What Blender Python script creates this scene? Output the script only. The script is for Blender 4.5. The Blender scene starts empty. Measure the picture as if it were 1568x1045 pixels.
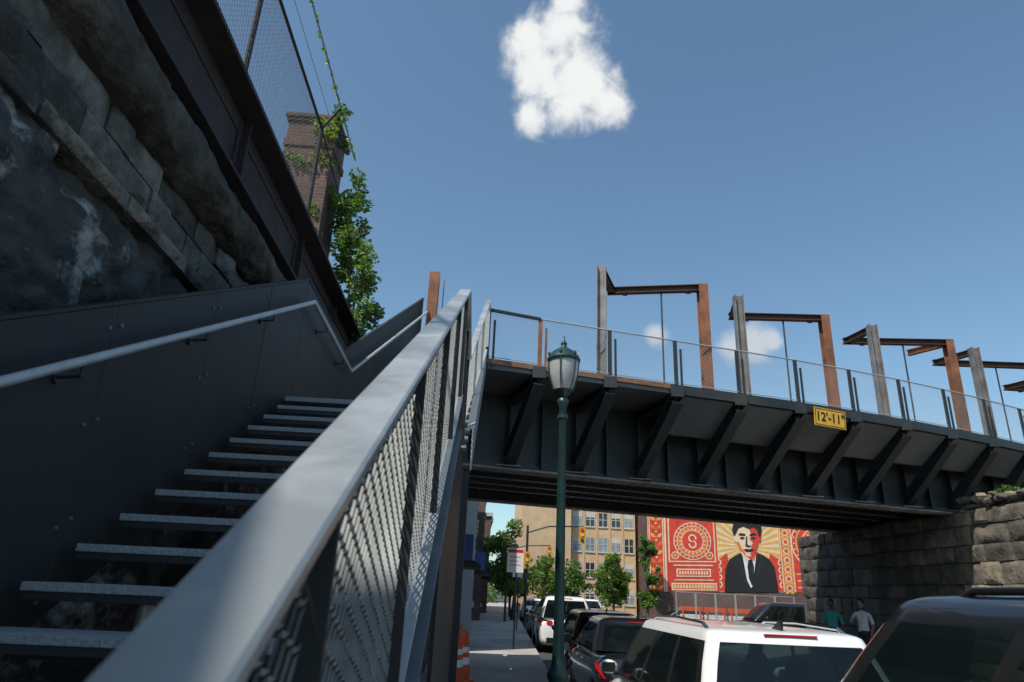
import bpy, math, random
from mathutils import Vector, Matrix, noise
random.seed(7)
GZ=-1.88   # road level (working datum: eye height = 0); everything is lifted at the end so road = 0
SW=-1.75   # pavement level
V=Vector
scene=bpy.context.scene
# ------------------------------------------------------------------ materials
def nt(name):
    m=bpy.data.materials.new(name); m.use_nodes=True
    t=m.node_tree; return m,t,t.nodes['Principled BSDF']
def mat(name,col,rough=.6,metal=0.,var=.2,scale=3.,bump=0.,bscale=30.,col2=None,thr=(.45,.65),stretch=(1,1,1),rv=.08,coat=0.,spec=.5,det=4,bd=.03):
    m,t,b=nt(name); N=t.nodes; L=t.links
    tc=N.new('ShaderNodeTexCoord'); mp=N.new('ShaderNodeMapping'); mp.inputs['Scale'].default_value=stretch
    L.new(tc.outputs['Object'],mp.inputs[0])
    n=N.new('ShaderNodeTexNoise'); n.inputs['Scale'].default_value=scale; n.inputs['Detail'].default_value=det; n.inputs['Roughness'].default_value=.65
    L.new(mp.outputs[0],n.inputs[0])
    r=N.new('ShaderNodeValToRGB'); e=r.color_ramp.elements
    c=V(col)
    e[0].position=.3; e[0].color=(*(c*(1-var)),1); e[1].position=.7; e[1].color=(*(c*(1+var)),1)
    L.new(n.outputs['Fac'],r.inputs[0]); out=r.outputs[0]
    if col2:
        n2=N.new('ShaderNodeTexNoise'); n2.inputs['Scale'].default_value=scale*.45; n2.inputs['Detail'].default_value=det+2; n2.inputs['Roughness'].default_value=.7
        mp2=N.new('ShaderNodeMapping'); mp2.inputs['Scale'].default_value=stretch; mp2.inputs['Location'].default_value=(7,3,5)
        L.new(tc.outputs['Object'],mp2.inputs[0]); L.new(mp2.outputs[0],n2.inputs[0])
        mr=N.new('ShaderNodeMapRange'); mr.inputs[1].default_value=thr[0]; mr.inputs[2].default_value=thr[1]
        L.new(n2.outputs['Fac'],mr.inputs[0])
        mx=N.new('ShaderNodeMix'); mx.data_type='RGBA'; mx.inputs['B'].default_value=(*col2,1)
        L.new(mr.outputs[0],mx.inputs['Factor']); L.new(out,mx.inputs['A']); out=mx.outputs['Result']
    L.new(out,b.inputs['Base Color'])
    rr=N.new('ShaderNodeMapRange'); rr.inputs[3].default_value=max(0,rough-rv); rr.inputs[4].default_value=min(1,rough+rv)
    L.new(n.outputs['Fac'],rr.inputs[0]); L.new(rr.outputs[0],b.inputs['Roughness'])
    b.inputs['Metallic'].default_value=metal; b.inputs['Coat Weight'].default_value=coat
    b.inputs['Specular IOR Level'].default_value=spec
    if bump:
        bn=N.new('ShaderNodeTexNoise'); bn.inputs['Scale'].default_value=bscale; bn.inputs['Detail'].default_value=3
        L.new(mp.outputs[0],bn.inputs[0])
        bp=N.new('ShaderNodeBump'); bp.inputs['Strength'].default_value=min(1,bump); bp.inputs['Distance'].default_value=bd
        L.new(bn.outputs['Fac'],bp.inputs['Height']); L.new(bp.outputs[0],b.inputs['Normal'])
    return m
def brickmat(name,c1,c2,mortar,scale=1.,bw=.22,rh=.075,ms=.008,rough=.85,stain=.35):
    m,t,b=nt(name); N=t.nodes; L=t.links
    tc=N.new('ShaderNodeTexCoord'); s=N.new('ShaderNodeSeparateXYZ'); L.new(tc.outputs['Object'],s.inputs[0])
    a=N.new('ShaderNodeMath'); a.operation='ADD'; L.new(s.outputs[0],a.inputs[0]); L.new(s.outputs[1],a.inputs[1])
    cb=N.new('ShaderNodeCombineXYZ'); L.new(a.outputs[0],cb.inputs[0]); L.new(s.outputs[2],cb.inputs[1])
    br=N.new('ShaderNodeTexBrick'); L.new(cb.outputs[0],br.inputs['Vector'])
    br.inputs['Color1'].default_value=(*c1,1); br.inputs['Color2'].default_value=(*c2,1); br.inputs['Mortar'].default_value=(*mortar,1)
    br.inputs['Scale'].default_value=scale; br.inputs['Mortar Size'].default_value=ms; br.inputs['Brick Width'].default_value=bw; br.inputs['Row Height'].default_value=rh
    n=N.new('ShaderNodeTexNoise'); n.inputs['Scale'].default_value=1.3; n.inputs['Detail'].default_value=5; L.new(tc.outputs['Object'],n.inputs[0])
    mr=N.new('ShaderNodeMapRange'); mr.inputs[1].default_value=.3; mr.inputs[2].default_value=.7; mr.inputs[3].default_value=1-stain; mr.inputs[4].default_value=1+stain*.4
    L.new(n.outputs['Fac'],mr.inputs[0])
    vm=N.new('ShaderNodeVectorMath'); vm.operation='SCALE'; L.new(br.outputs['Color'],vm.inputs[0]); L.new(mr.outputs[0],vm.inputs['Scale'])
    L.new(vm.outputs[0],b.inputs['Base Color']); b.inputs['Roughness'].default_value=rough
    bp=N.new('ShaderNodeBump'); bp.inputs['Strength'].default_value=.6; bp.inputs['Distance'].default_value=.01; bp.invert=True
    L.new(br.outputs['Fac'],bp.inputs['Height']); L.new(bp.outputs[0],b.inputs['Normal'])
    return m
def leafmat(name,col):
    m,t,b=nt(name); N=t.nodes; L=t.links
    tc=N.new('ShaderNodeTexCoord'); n=N.new('ShaderNodeTexNoise'); n.inputs['Scale'].default_value=6; n.inputs['Detail'].default_value=1; L.new(tc.outputs['Object'],n.inputs[0])
    r=N.new('ShaderNodeValToRGB'); c=V(col); r.color_ramp.elements[0].position=.35; r.color_ramp.elements[1].position=.65
    r.color_ramp.elements[0].color=(*(c*.6),1); r.color_ramp.elements[1].color=(*(c*1.4),1)
    L.new(n.outputs['Fac'],r.inputs[0]); L.new(r.outputs[0],b.inputs['Base Color']); b.inputs['Roughness'].default_value=.5
    tr=N.new('ShaderNodeBsdfTranslucent'); tr.inputs[0].default_value=(col[0]*1.8,col[1]*2.0,col[2],1)
    mx=N.new('ShaderNodeMixShader'); mx.inputs[0].default_value=.4
    L.new(b.outputs[0],mx.inputs[1]); L.new(tr.outputs[0],mx.inputs[2]); L.new(mx.outputs[0],N['Material Output'].inputs[0])
    return m
M={}
M['galv']=mat('galvanised_steel',(.44,.47,.47),.42,.35,.12,8,.05,60)
M['rail']=mat('rail_steel',(.48,.50,.485),.34,.45,.16,2.2,.02,80,col2=(.32,.34,.335),thr=(.47,.58))
M['meshm']=mat('mesh_galvanised',(.34,.36,.355),.45,.3,.2,6)
M['tread']=mat('tread_grating',(.27,.30,.32),.6,.15,.25,60,.35,90)
M['panel']=mat('panel_paint',(.026,.031,.033),.55,.0,.22,1.2,.05,14,col2=(.036,.042,.043),thr=(.5,.7),spec=.3)
M['dark']=mat('dark_paint_steel',(.018,.022,.024),.5,0,.25,2,.05,30)
M['string']=mat('stringer_paint',(.15,.18,.20),.33,.2,.2,3,.04,30)
M['bridge']=mat('bridge_paint',(.022,.028,.031),.5,0,.3,1.2,.08,20,col2=(.055,.042,.032),thr=(.52,.72))
M['soffit']=mat('soffit_panel',(.115,.122,.125),.55,0,.2,.8,.03,10,col2=(.075,.075,.07),thr=(.5,.7))
M['flange']=mat('flange_edge',(.22,.20,.18),.6,.05,.35,3,col2=(.08,.06,.045),thr=(.5,.65))
M['corten']=mat('weathering_steel',(.24,.095,.045),.75,.1,.4,3,.15,25,col2=(.10,.05,.03),thr=(.5,.7))
M['cortend']=mat('weathering_steel_dark',(.065,.035,.025),.75,.1,.4,3,.15,25)
M['postst']=mat('weathered_post_steel',(.20,.185,.175),.55,.3,.35,3,.1,25,col2=(.10,.05,.03),thr=(.55,.7))
M['rustg']=mat('old_girder',(.028,.022,.025),.8,0,.5,2,.5,14,col2=(.055,.035,.028),thr=(.5,.75))
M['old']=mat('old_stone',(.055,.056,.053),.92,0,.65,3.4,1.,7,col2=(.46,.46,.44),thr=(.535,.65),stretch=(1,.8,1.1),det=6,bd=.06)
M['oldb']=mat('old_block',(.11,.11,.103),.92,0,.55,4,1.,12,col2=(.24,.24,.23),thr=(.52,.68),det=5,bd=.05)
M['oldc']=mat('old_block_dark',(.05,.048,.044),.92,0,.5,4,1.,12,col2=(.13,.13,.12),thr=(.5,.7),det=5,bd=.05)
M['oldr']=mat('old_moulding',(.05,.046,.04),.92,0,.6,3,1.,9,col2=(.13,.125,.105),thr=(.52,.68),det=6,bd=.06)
M['ledge']=mat('old_ledge',(.20,.18,.15),.9,0,.35,4,.9,14,col2=(.06,.056,.048),thr=(.48,.58),bd=.05)
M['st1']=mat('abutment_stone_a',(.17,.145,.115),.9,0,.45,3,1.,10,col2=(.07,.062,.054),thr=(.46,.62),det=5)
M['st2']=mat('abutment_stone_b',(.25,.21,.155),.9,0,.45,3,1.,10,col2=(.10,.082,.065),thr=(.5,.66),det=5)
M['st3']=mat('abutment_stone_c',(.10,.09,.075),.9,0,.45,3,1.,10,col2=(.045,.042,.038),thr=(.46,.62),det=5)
M['asph']=mat('asphalt',(.055,.055,.057),.85,0,.25,.7,.4,120)
M['conc']=mat('pavement_concrete',(.38,.365,.34),.85,0,.2,.9,.3,60,col2=(.26,.25,.23),thr=(.55,.65))
M['kerb']=mat('kerb_granite',(.36,.35,.33),.8,0,.2,4)
M['white']=mat('white_marking',(.7,.7,.68),.7,0,.1,5)
M['brick']=brickmat('red_brick',(.17,.075,.055),(.10,.05,.04),(.16,.145,.13))
M['tan']=brickmat('tan_brick',(.62,.42,.24),(.55,.37,.21),(.5,.4,.28),stain=.12)
M['brn']=brickmat('brown_brick',(.13,.075,.055),(.10,.06,.05),(.15,.13,.12))
M['stucco']=mat('pale_stucco',(.45,.45,.43),.8,0,.1,1)
M['olive']=mat('painted_facade',(.20,.22,.20),.7,0,.15,1)
M['win']=mat('window_glass',(.03,.04,.05),.08,0,.2,.6)
M['winl']=mat('window_glass_pale',(.20,.27,.32),.12,0,.3,.4)
M['frame']=mat('window_frame',(.5,.47,.42),.6)
M['green']=mat('lamp_green',(.018,.050,.046),.38,.2,.2,6,.05,40)
M['globe']=mat('lamp_glass',(.42,.42,.40),.18,0,.1,3)
M['black']=mat('black_rubber',(.015,.015,.016),.7)
M['trim']=mat('black_trim',(.012,.012,.013),.35)
M['seat']=mat('seat_fabric',(.05,.05,.05),.85)
def glassmat():
    m,t,b=nt('car_glass'); N=t.nodes; L=t.links
    b.inputs['Base Color'].default_value=(.008,.014,.015,1); b.inputs['Roughness'].default_value=.03; b.inputs['Specular IOR Level'].default_value=.8
    tr=N.new('ShaderNodeBsdfTransparent'); tr.inputs[0].default_value=(.38,.48,.46,1)
    mx=N.new('ShaderNodeMixShader'); mx.inputs[0].default_value=.5
    L.new(b.outputs[0],mx.inputs[1]); L.new(tr.outputs[0],mx.inputs[2]); L.new(mx.outputs[0],N['Material Output'].inputs[0]); return m
M['glass']=glassmat()
M['pblack']=mat('car_paint_black',(.010,.012,.016),.16,0,.1,1,rv=.02,coat=.8)
M['pwhite']=mat('car_paint_white',(.72,.73,.73),.28,0,.02,1,rv=.02,coat=.8)
M['pmaroon']=mat('car_paint_maroon',(.07,.012,.014),.2,0,.1,1,rv=.02,coat=.8)
M['pgrey']=mat('car_paint_grey',(.12,.13,.14),.25,.3,.1,1,rv=.02,coat=.8)
M['chrome']=mat('chrome',(.6,.62,.64),.2,1,.05,2)
M['redl']=mat('tail_lens',(.5,.01,.015),.2,0,.2,20,coat=.5)
M['plate']=mat('licence_plate',(.6,.6,.5),.5,0,.2,30)
M['yellow']=mat('sign_yellow',(.78,.42,.03),.5,0,.2,4,col2=(.45,.22,.03),thr=(.6,.7))
M['blk']=mat('print_black',(.015,.014,.014),.6)
M['signw']=mat('sign_white',(.75,.75,.73),.5,0,.04,5)
M['signr']=mat('sign_red',(.55,.03,.03),.5)
M['blue']=mat('sign_blue',(.04,.09,.3),.5)
M['orange']=mat('barrel_orange',(.65,.10,.03),.5,0,.15,6)
M['mred']=mat('mural_red',(.60,.05,.028),.7,0,.22,1.8)
M['mor']=mat('mural_orange',(.66,.17,.04),.7,0,.15,1.8)
M['mcream']=mat('mural_cream',(.72,.57,.38),.7,0,.12,1.8)
M['mface']=mat('mural_face',(.78,.56,.38),.7,0,.06,1.2)
M['myel']=mat('mural_yellow',(.72,.38,.07),.7,0,.18,1.8)
M['wood']=mat('deck_wood_edge',(.20,.11,.06),.8,0,.4,5,.3,30)
M['soil']=mat('soil',(.10,.085,.06),.95,0,.4,2,1,8)
M['bark']=mat('bark',(.09,.07,.05),.9,0,.3,8,.8,20)
M['lf1']=leafmat('leaf_dark',(.050,.095,.022)); M['lf2']=leafmat('leaf_mid',(.085,.155,.030)); M['lf3']=leafmat('leaf_light',(.16,.23,.05))
M['skin1']=mat('skin_dark',(.14,.075,.045),.5); M['skin2']=mat('skin_tan',(.38,.22,.15),.5)
M['teal']=mat('shirt_teal',(.05,.34,.30),.8,0,.2,10,.3,30); M['shirtw']=mat('shirt_pale',(.75,.75,.75),.8,0,.1,10,.3,30)
M['jean']=mat('trousers',(.03,.035,.05),.85,0,.2,10,.3,30); M['hair']=mat('hair',(.012,.01,.009),.6)
M['wire']=mat('galvanised_wire',(.16,.16,.155),.6,.2,.2,5); M['cable']=mat('cable_mesh',(.35,.36,.36),.5,.6,.1,5)
M['tl']=mat('signal_housing',(.5,.28,.03),.5)
# ------------------------------------------------------------------ mesh builder
class MB:
    def __init__(s): s.v=[];s.f=[];s.mi=[];s.ms=[]
    def m(s,k):
        mt=M[k] if isinstance(k,str) else k
        if mt not in s.ms: s.ms.append(mt)
        return s.ms.index(mt)
    def add(s,vs,fs,k):
        o=len(s.v); s.v+= [tuple(p) for p in vs]; i=s.m(k)
        for f in fs: s.f.append(tuple(a+o for a in f)); s.mi.append(i)
    def quad(s,a,b,c,d,k): s.add([a,b,c,d],[(0,1,2,3)],k)
    def box(s,c,d,k,R=None):
        h=V(d)/2; vs=[]
        for x in(-1,1):
            for y in(-1,1):
                for z in(-1,1):
                    p=V((x*h.x,y*h.y,z*h.z)); 
                    if R: p=R@p
                    vs.append(V(c)+p)
        s.add(vs,[(0,1,3,2),(4,6,7,5),(0,4,5,1),(2,3,7,6),(0,2,6,4),(1,5,7,3)],k)
    def bb(s,x0,x1,y0,y1,z0,z1,k): s.box(((x0+x1)/2,(y0+y1)/2,(z0+z1)/2),(x1-x0,y1-y0,z1-z0),k)
    def fr(s,a,b,up):
        d=(V(b)-V(a)); L=d.length; d=d/L; up=V(up)
        sd=d.cross(up); 
        if sd.length<1e-4: sd=d.cross(V((1,0,0)))
        sd.normalize(); u=sd.cross(d).normalized(); return d,sd,u
    def beam(s,a,b,w,h,k,up=(0,0,1)):
        a=V(a);b=V(b);d,sd,u=s.fr(a,b,up)
        vs=[p+sd*(x*w/2)+u*(z*h/2) for p in(a,b) for x,z in((-1,-1),(1,-1),(1,1),(-1,1))]
        s.add(vs,[(3,2,1,0),(4,5,6,7),(0,1,5,4),(1,2,6,5),(2,3,7,6),(3,0,4,7)],k)
    def hbeam(s,a,b,w,h,k,up=(0,0,1),t=.018):
        a=V(a);b=V(b);d,sd,u=s.fr(a,b,up)
        s.beam(a+u*(h/2-t/2),b+u*(h/2-t/2),w,t,k,up); s.beam(a-u*(h/2-t/2),b-u*(h/2-t/2),w,t,k,up)
        s.beam(a,b,t,h-2*t,k,up)
    def cyl(s,a,b,r,k,n=10,r2=None,cap=True):
        a=V(a);b=V(b); r2=r if r2 is None else r2; d,sd,u=s.fr(a,b,(0,0,1))
        vs=[]
        for p,q in((a,r),(b,r2)):
            for i in range(n):
                t=2*math.pi*i/n; vs.append(p+sd*math.cos(t)*q+u*math.sin(t)*q)
        fs=[(i,(i+1)%n,n+(i+1)%n,n+i) for i in range(n)]
        if cap: fs+=[tuple(range(n-1,-1,-1)),tuple(range(n,2*n))]
        s.add(vs,fs,k)
    def tube(s,pts,r,k,n=8):
        for a,b in zip(pts,pts[1:]): s.cyl(a,b,r,k,n)
        for p in pts[1:-1]: s.ball(p,(r,r,r),k,n,4)
    def prism(s,poly,vec,k):
        n=len(poly); vs=[V(p) for p in poly]+[V(p)+V(vec) for p in poly]
        s.add(vs,[tuple(range(n-1,-1,-1)),tuple(range(n,2*n))]+[(i,(i+1)%n,n+(i+1)%n,n+i) for i in range(n)],k)
    def lathe(s,c,pr,k,n=20):
        c=V(c); vs=[];m=len(pr)
        for r,z in pr:
            for i in range(n):
                t=2*math.pi*i/n; vs.append(c+V((r*math.cos(t),r*math.sin(t),z)))
        fs=[(j*n+i,j*n+(i+1)%n,(j+1)*n+(i+1)%n,(j+1)*n+i) for j in range(m-1) for i in range(n)]
        fs+=[tuple(range(n-1,-1,-1)),tuple(range((m-1)*n,m*n))]
        s.add(vs,fs,k)
    def ball(s,c,r,k,n=12,m=8,R=None):
        vs=[]; c=V(c)
        for j in range(1,m):
            a=math.pi*j/m
            for i in range(n):
                t=2*math.pi*i/n; p=V((r[0]*math.sin(a)*math.cos(t),r[1]*math.sin(a)*math.sin(t),-r[2]*math.cos(a)))
                vs.append(c+(R@p if R else p))
        lo=V((0,0,-r[2])); hi=V((0,0,r[2]))
        vs+= [c+(R@lo if R else lo), c+(R@hi if R else hi)]
        fs=[(j*n+i,j*n+(i+1)%n,(j+1)*n+(i+1)%n,(j+1)*n+i) for j in range(m-2) for i in range(n)]
        q=(m-1)*n
        fs+=[(q,(i+1)%n,i) for i in range(n)]+[(q+1,(m-2)*n+i,(m-2)*n+(i+1)%n) for i in range(n)]
        s.add(vs,fs,k)
    def obj(s,name,parent=None,smooth=0,bevel=0,sub=0):
        me=bpy.data.meshes.new(name); me.from_pydata(s.v,[],s.f)
        for mt in s.ms: me.materials.append(mt)
        me.polygons.foreach_set('material_index',s.mi)
        if smooth:
            me.polygons.foreach_set('use_smooth',[True]*len(s.f)); me.set_sharp_from_angle(angle=math.radians(smooth))
        me.update(); o=bpy.data.objects.new(name,me); scene.collection.objects.link(o)
        if parent: o.parent=parent
        if bevel:
            b=o.modifiers.new('b','BEVEL'); b.width=bevel; b.segments=1; b.limit_method='ANGLE'
        if sub:
            b=o.modifiers.new('s','SUBSURF'); b.levels=sub; b.render_levels=sub
        return o
def empty(name,loc=(0,0,0),rz=0):
    e=bpy.data.objects.new(name,None); e.empty_display_size=.2; scene.collection.objects.link(e); e.location=loc; e.rotation_euler=(0,0,rz); return e
def sk(y): return .045*max(0,y-10)   # the street bears slightly right beyond the stair
def rblock(mb,x,face,y0,y1,z0,z1,k,thick,amp=.03,nu=5,nv=4):
    sd=random.random()*50; vs=[]
    for j in range(nv+1):
        for i in range(nu+1):
            u=i/nu;v=j/nv; edge=min(1,min(u,1-u,v,1-v)*5)
            y=y0+(y1-y0)*u; z=z0+(z1-z0)*v
            d=edge*(amp*.9+amp*1.3*noise.noise(V((y*3.1+sd,z*3.7,sd))))
            vs.append((x+face*d,y,z))
    fs=[]
    for j in range(nv):
        for i in range(nu):
            q=(j*(nu+1)+i,j*(nu+1)+i+1,(j+1)*(nu+1)+i+1,(j+1)*(nu+1)+i); fs.append(q if face>0 else q[::-1])
    mb.add(vs,fs,k); xb=x-face*thick
    mb.add([(x,y0,z0),(x,y1,z0),(x,y1,z1),(x,y0,z1),(xb,y0,z0),(xb,y1,z0),(xb,y1,z1),(xb,y0,z1)],[(0,1,5,4),(1,2,6,5),(2,3,7,6),(3,0,4,7)],k)

# ------------------------------------------------------------------ ground
g=MB(); g.quad((-600,-300,GZ),(600,-300,GZ),(600,1500,GZ),(-600,1500,GZ),'asph'); g.obj('ground')
p=MB()
def slab(pts,z0,z1,k,mb): mb.prism([(x,y,z0) for x,y in pts],(0,0,z1-z0),k)
ye=[-20,10,30,60,90,120]
for a,b in zip(ye,ye[1:]):
    slab([(-6,a),(1.42+sk(a),a),(1.42+sk(b),b),(-6,b)],GZ-.05,SW,'conc',p)
    slab([(1.42+sk(a),a),(1.6+sk(a),a),(1.6+sk(b),b),(1.42+sk(b),b)],GZ-.05,SW+.003,'kerb',p)
y=-5
while y<90:
    p.quad((-3,y,SW+.004),(1.4+sk(y),y,SW+.004),(1.4+sk(y),y+.015,SW+.004),(-3,y+.015,SW+.004),'dark'); y+=1.5
p.obj('pavement')
RS=.34    # far footway ramps up toward the abutment
p=MB()
for a,b in zip([-20,10,26],[10,26,30]):
    slab([(9.7+sk(a)*.3,a),(9.9+sk(a)*.3,a),(9.9+sk(b)*.3,b),(9.7+sk(b)*.3,b)],GZ-.05,SW+.003,'kerb',p)
    xa=9.9+sk(a)*.3; xb=9.9+sk(b)*.3
    p.add([(xa,a,SW),(13,a,SW+RS),(13,b,SW+RS),(xb,b,SW),(xa,a,GZ-.05),(13,a,GZ-.05),(13,b,GZ-.05),(xb,b,GZ-.05)],[(0,1,2,3),(7,6,5,4),(4,5,1,0),(6,7,3,2),(5,6,2,1),(7,4,0,3)],'conc')
p.obj('pavement')
p=MB()
for y in range(12,110,6):
    x=5.8+sk(y); p.quad((x-.06,y,GZ+.004),(x+.06,y,GZ+.004),(x+.06+.13,y+3,GZ+.004),(x-.06+.13,y+3,GZ+.004),'white')
for i in range(9):
    x=3+i*.9; p.quad((x+1.2,41,GZ+.004),(x+1.7,41,GZ+.004),(x+1.8,43.5,GZ+.004),(x+1.3,43.5,GZ+.004),'white')
p.obj('road_markings')

# ------------------------------------------------------------------ left viaduct retaining wall
def rough_grid(mb,fn,nu,nv,k):
    vs=[fn(i/nu,j/nv) for j in range(nv+1) for i in range(nu+1)]
    mb.add(vs,[(j*(nu+1)+i,j*(nu+1)+i+1,(j+1)*(nu+1)+i+1,(j+1)*(nu+1)+i) for j in range(nv) for i in range(nu)],k)
wall=empty('retaining_wall')
w=MB()
def fn(u,v):
    y=-2+u*20; z=SW-.1+v*(2.55-SW+.1)
    q=V((0,y*.9,z*1.2)); d=noise.fractal(q,1,2,4)*.17+abs(noise.noise(q*2.3))*.14+noise.noise(q*7)*.035
    return (-2.80+d,y,z)
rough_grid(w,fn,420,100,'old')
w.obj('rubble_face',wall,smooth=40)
w=MB()
y=-4
while y<20:
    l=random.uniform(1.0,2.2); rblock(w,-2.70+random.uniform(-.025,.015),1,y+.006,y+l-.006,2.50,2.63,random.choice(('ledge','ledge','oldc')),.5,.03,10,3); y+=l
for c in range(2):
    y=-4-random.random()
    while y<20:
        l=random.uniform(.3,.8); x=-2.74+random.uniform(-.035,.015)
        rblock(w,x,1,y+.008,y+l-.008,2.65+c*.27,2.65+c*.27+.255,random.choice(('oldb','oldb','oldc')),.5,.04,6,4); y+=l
w.obj('block_courses',wall,smooth=50)
w=MB()
def fr(u,v):
    y=-4+u*24; a=math.radians(-100+v*200)
    r=.25+noise.fractal(V((y*1.3,a*1.5,2)),1,2,4)*.045+noise.noise(V((y*6,a*3,1)))*.02
    gap=.035 if abs((y%1.7)-.85)<.03 else 0
    return (-2.72+(r-gap)*math.cos(a)*1.0,y,3.36+(r-gap)*math.sin(a)*.95)
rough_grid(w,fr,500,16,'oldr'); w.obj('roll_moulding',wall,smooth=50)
w=MB()
w.bb(-2.72,-2.68,-4,19,3.5,4.48,'rustg'); w.bb(-2.72,-2.46,-4,19,3.60,3.635,'rustg'); w.bb(-2.95,-2.42,-4,19,4.48,4.53,'rustg')
w.bb(-2.679,-2.664,-4,19,4.3,4.478,'rustg'); w.bb(-2.679,-2.664,-4,19,3.64,3.78,'rustg')
y=-3.6
while y<19:
    w.box((-2.62,y,4.05),(.09,.02,.8),'rustg'); w.box((-2.668,y,4.05),(.03,.16,.82),'rustg'); y+=2.4
y=-3
while y<14:
    for z in(4.39,3.71): w.ball((-2.664,y,z),(.014,.014,.014),'rustg',6,4)
    y+=.11
w.obj('edge_girder',wall,bevel=.005)
w=MB(); w.bb(-30,-2.95,-20,19.5,SW,4.4,'soil'); w.obj('fill',wall)

# chain link fence on the wall
fe=MB()
x=-2.6; zb=4.55; zt=6.25; p0=0.5; p1=8.4
def wires(mb,pa,pb,h,pitch,r,k,tilt=V((0,0,1)),n=3,slope=0):
    pa=V(pa);pb=V(pb);L=(pb-pa).length;d=(pb-pa)/L; cnt=int((L+h)/pitch)
    for sgn in(0,1):
        for i in range(cnt):
            s0=i*pitch-h; a=max(0,s0); b=min(L,s0+h)
            if b-a<.01: continue
            za=a-s0; zb_=b-s0
            if sgn: za=h-za; zb_=h-zb_
            mb.cyl(pa+d*a+tilt*za,pa+d*b+tilt*zb_,r,k,n,cap=False)
wires(fe,(x,p0,zb),(x,p1,zb),1.68,.062,.0024,'wire')
fence=empty('chain_link_fence')
fe.obj('links',fence)
fe=MB()
fe.cyl((x,p0,zt),(x,p1,zt),.022,'black',8); fe.cyl((x,p0,zb+.05),(x,p1,zb+.05),.012,'black',6)
for y in(1.0,3.2,5.62,8.4):
    fe.cyl((x,y,4.5),(x,y,zt+.05),.03,'rustg',8); fe.cyl((x,y,zt),(x+.22,y,zt+.38),.018,'black',6)
for t in(.45,1.): fe.cyl((x+.22*t,p0,zt+.38*t),(x+.22*t,9.7 if t==1 else p1,zt+.38*t),.004,'wire',4)
fe.cyl((x,8.4,zt),(x-.1,11.6,zt-.1),.012,'black',5)
fe.obj('posts_and_rails',fence,smooth=40)

# ------------------------------------------------------------------ foliage
def leaves(mb,clumps,n,size,ks=('lf1','lf2','lf3'),wt=(3,4,2)):
    tot=sum(r[0]*r[1]*r[2] for _,r in clumps)
    for c,r in clumps:
        c=V(c); k=random.choices(ks,wt)[0]
        for i in range(max(6,int(n*r[0]*r[1]*r[2]/tot))):
            d=V((random.gauss(0,1),random.gauss(0,1),random.gauss(0,1))).normalized()*(random.random()**.45)
            q=c+V((d.x*r[0],d.y*r[1],d.z*r[2])); s=size*random.uniform(.6,1.4)
            a=V((random.gauss(0,1),random.gauss(0,1),random.gauss(0,.7))).normalized(); b=a.cross(V((random.gauss(0,1),random.gauss(0,1),random.gauss(0,1)))).normalized()
            kk=k if random.random()<.7 else random.choice(ks)
            mb.add([q-a*s,q-b*s*.5,q+a*s,q+b*s*.5],[(0,1,2,3)],kk)
def tree(name,x,y,z0,zc,rx,rz,n=3500,size=.11,trunk=.09,nc=24):
    e=empty(name); t=MB(); 
    lean=V((random.uniform(-.1,.1),random.uniform(-.1,.1),0)); top=V((x,y,zc))+lean
    t.cyl((x,y,z0),top,trunk,'bark',8,trunk*.5)
    cl=[]
    for i in range(nc):
        a=random.uniform(0,6.28); h=random.uniform(-1,1); rr=math.sqrt(max(0,1-h*h))*random.uniform(.35,1.)
        c=V((x+math.cos(a)*rr*rx*.8,y+math.sin(a)*rr*rx*.8,zc+h*rz*.8)); r=random.uniform(.2,.42)*rx
        cl.append((c,(r,r,r*.8)))
        zs=z0+(zc-z0)*random.uniform(.5,.95)
        t.cyl(V((x,y,zs)),c,trunk*.35,'bark',5,trunk*.1)
    t.obj('trunk_and_limbs',e,smooth=50)
    l=MB(); leaves(l,cl,n,size,wt=(2,4,3)); l.obj('crown',e)
    return e
# ------------------------------------------------------------------ chimney with ivy
ch=empty('brick_chimney'); c=MB()
c.bb(-4.30,-3.35,11.7,12.7,4.3,8.85,'brick')
for i,(o,z) in enumerate(((.04,8.85),(.07,8.93))): c.bb(-4.30-o,-3.35+o,11.7-o,12.7+o,z,z+.08,'brick')
c.bb(-4.33,-3.32,11.67,12.73,8.25,8.4,'brick'); c.bb(-4.1,-3.6,11.95,12.45,9.01,9.06,'dark')
c.obj('stack',ch)
iv=MB(); cl=[]
for i in range(13): cl.append(((-3.35+random.uniform(-.15,.16),11.75+random.uniform(-.2,.7),8.9-i*.30),(.17,.22,.22)))
for i in range(6): cl.append(((-4.3+i*.18,11.62,7.9+random.uniform(-.12,.12)),(.16,.1,.1)))
cl+= [((-3.5,11.6,8.6),(.3,.2,.3)),((-3.2,11.5,8.95),(.22,.2,.22)),((-3.7,11.6,8.8),(.2,.1,.12))]
leaves(iv,cl,1900,.05,wt=(3,4,4))
iv.obj('ivy')
vn=MB(); cl=[]
for i in range(20):
    y=5.0+i*.24; cl.append(((x+.24,y,zt+.36+random.uniform(-.05,.04)),(.02,.1,.03+.03*random.random())))
leaves(vn,cl,230,.03,('lf2','lf3','lf3')); vn.cyl((x+.24,5.0,zt+.37),(x+.24,9.7,zt+.36),.006,'bark',5)
vn.obj('vine')
sb=MB(); cl=[]
for i in range(70):
    t=i/70; cl.append(((-3.02+random.uniform(-.4,.44)*(.5+t)+t*.34,12.4+random.uniform(-.4,.5),7.8-t*3.5),(random.uniform(.12,.27),.28,random.uniform(.12,.25))))
leaves(sb,cl,5600,.055,wt=(2,4,4))
for i in range(10): sb.cyl((-2.7+random.uniform(-.1,.1),12.6,3.8),(-2.7+random.uniform(-.5,.3),12.5+random.uniform(-.4,.4),random.uniform(5.5,7.4)),.018,'bark',5,.006)
sb.obj('shrub')

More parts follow.
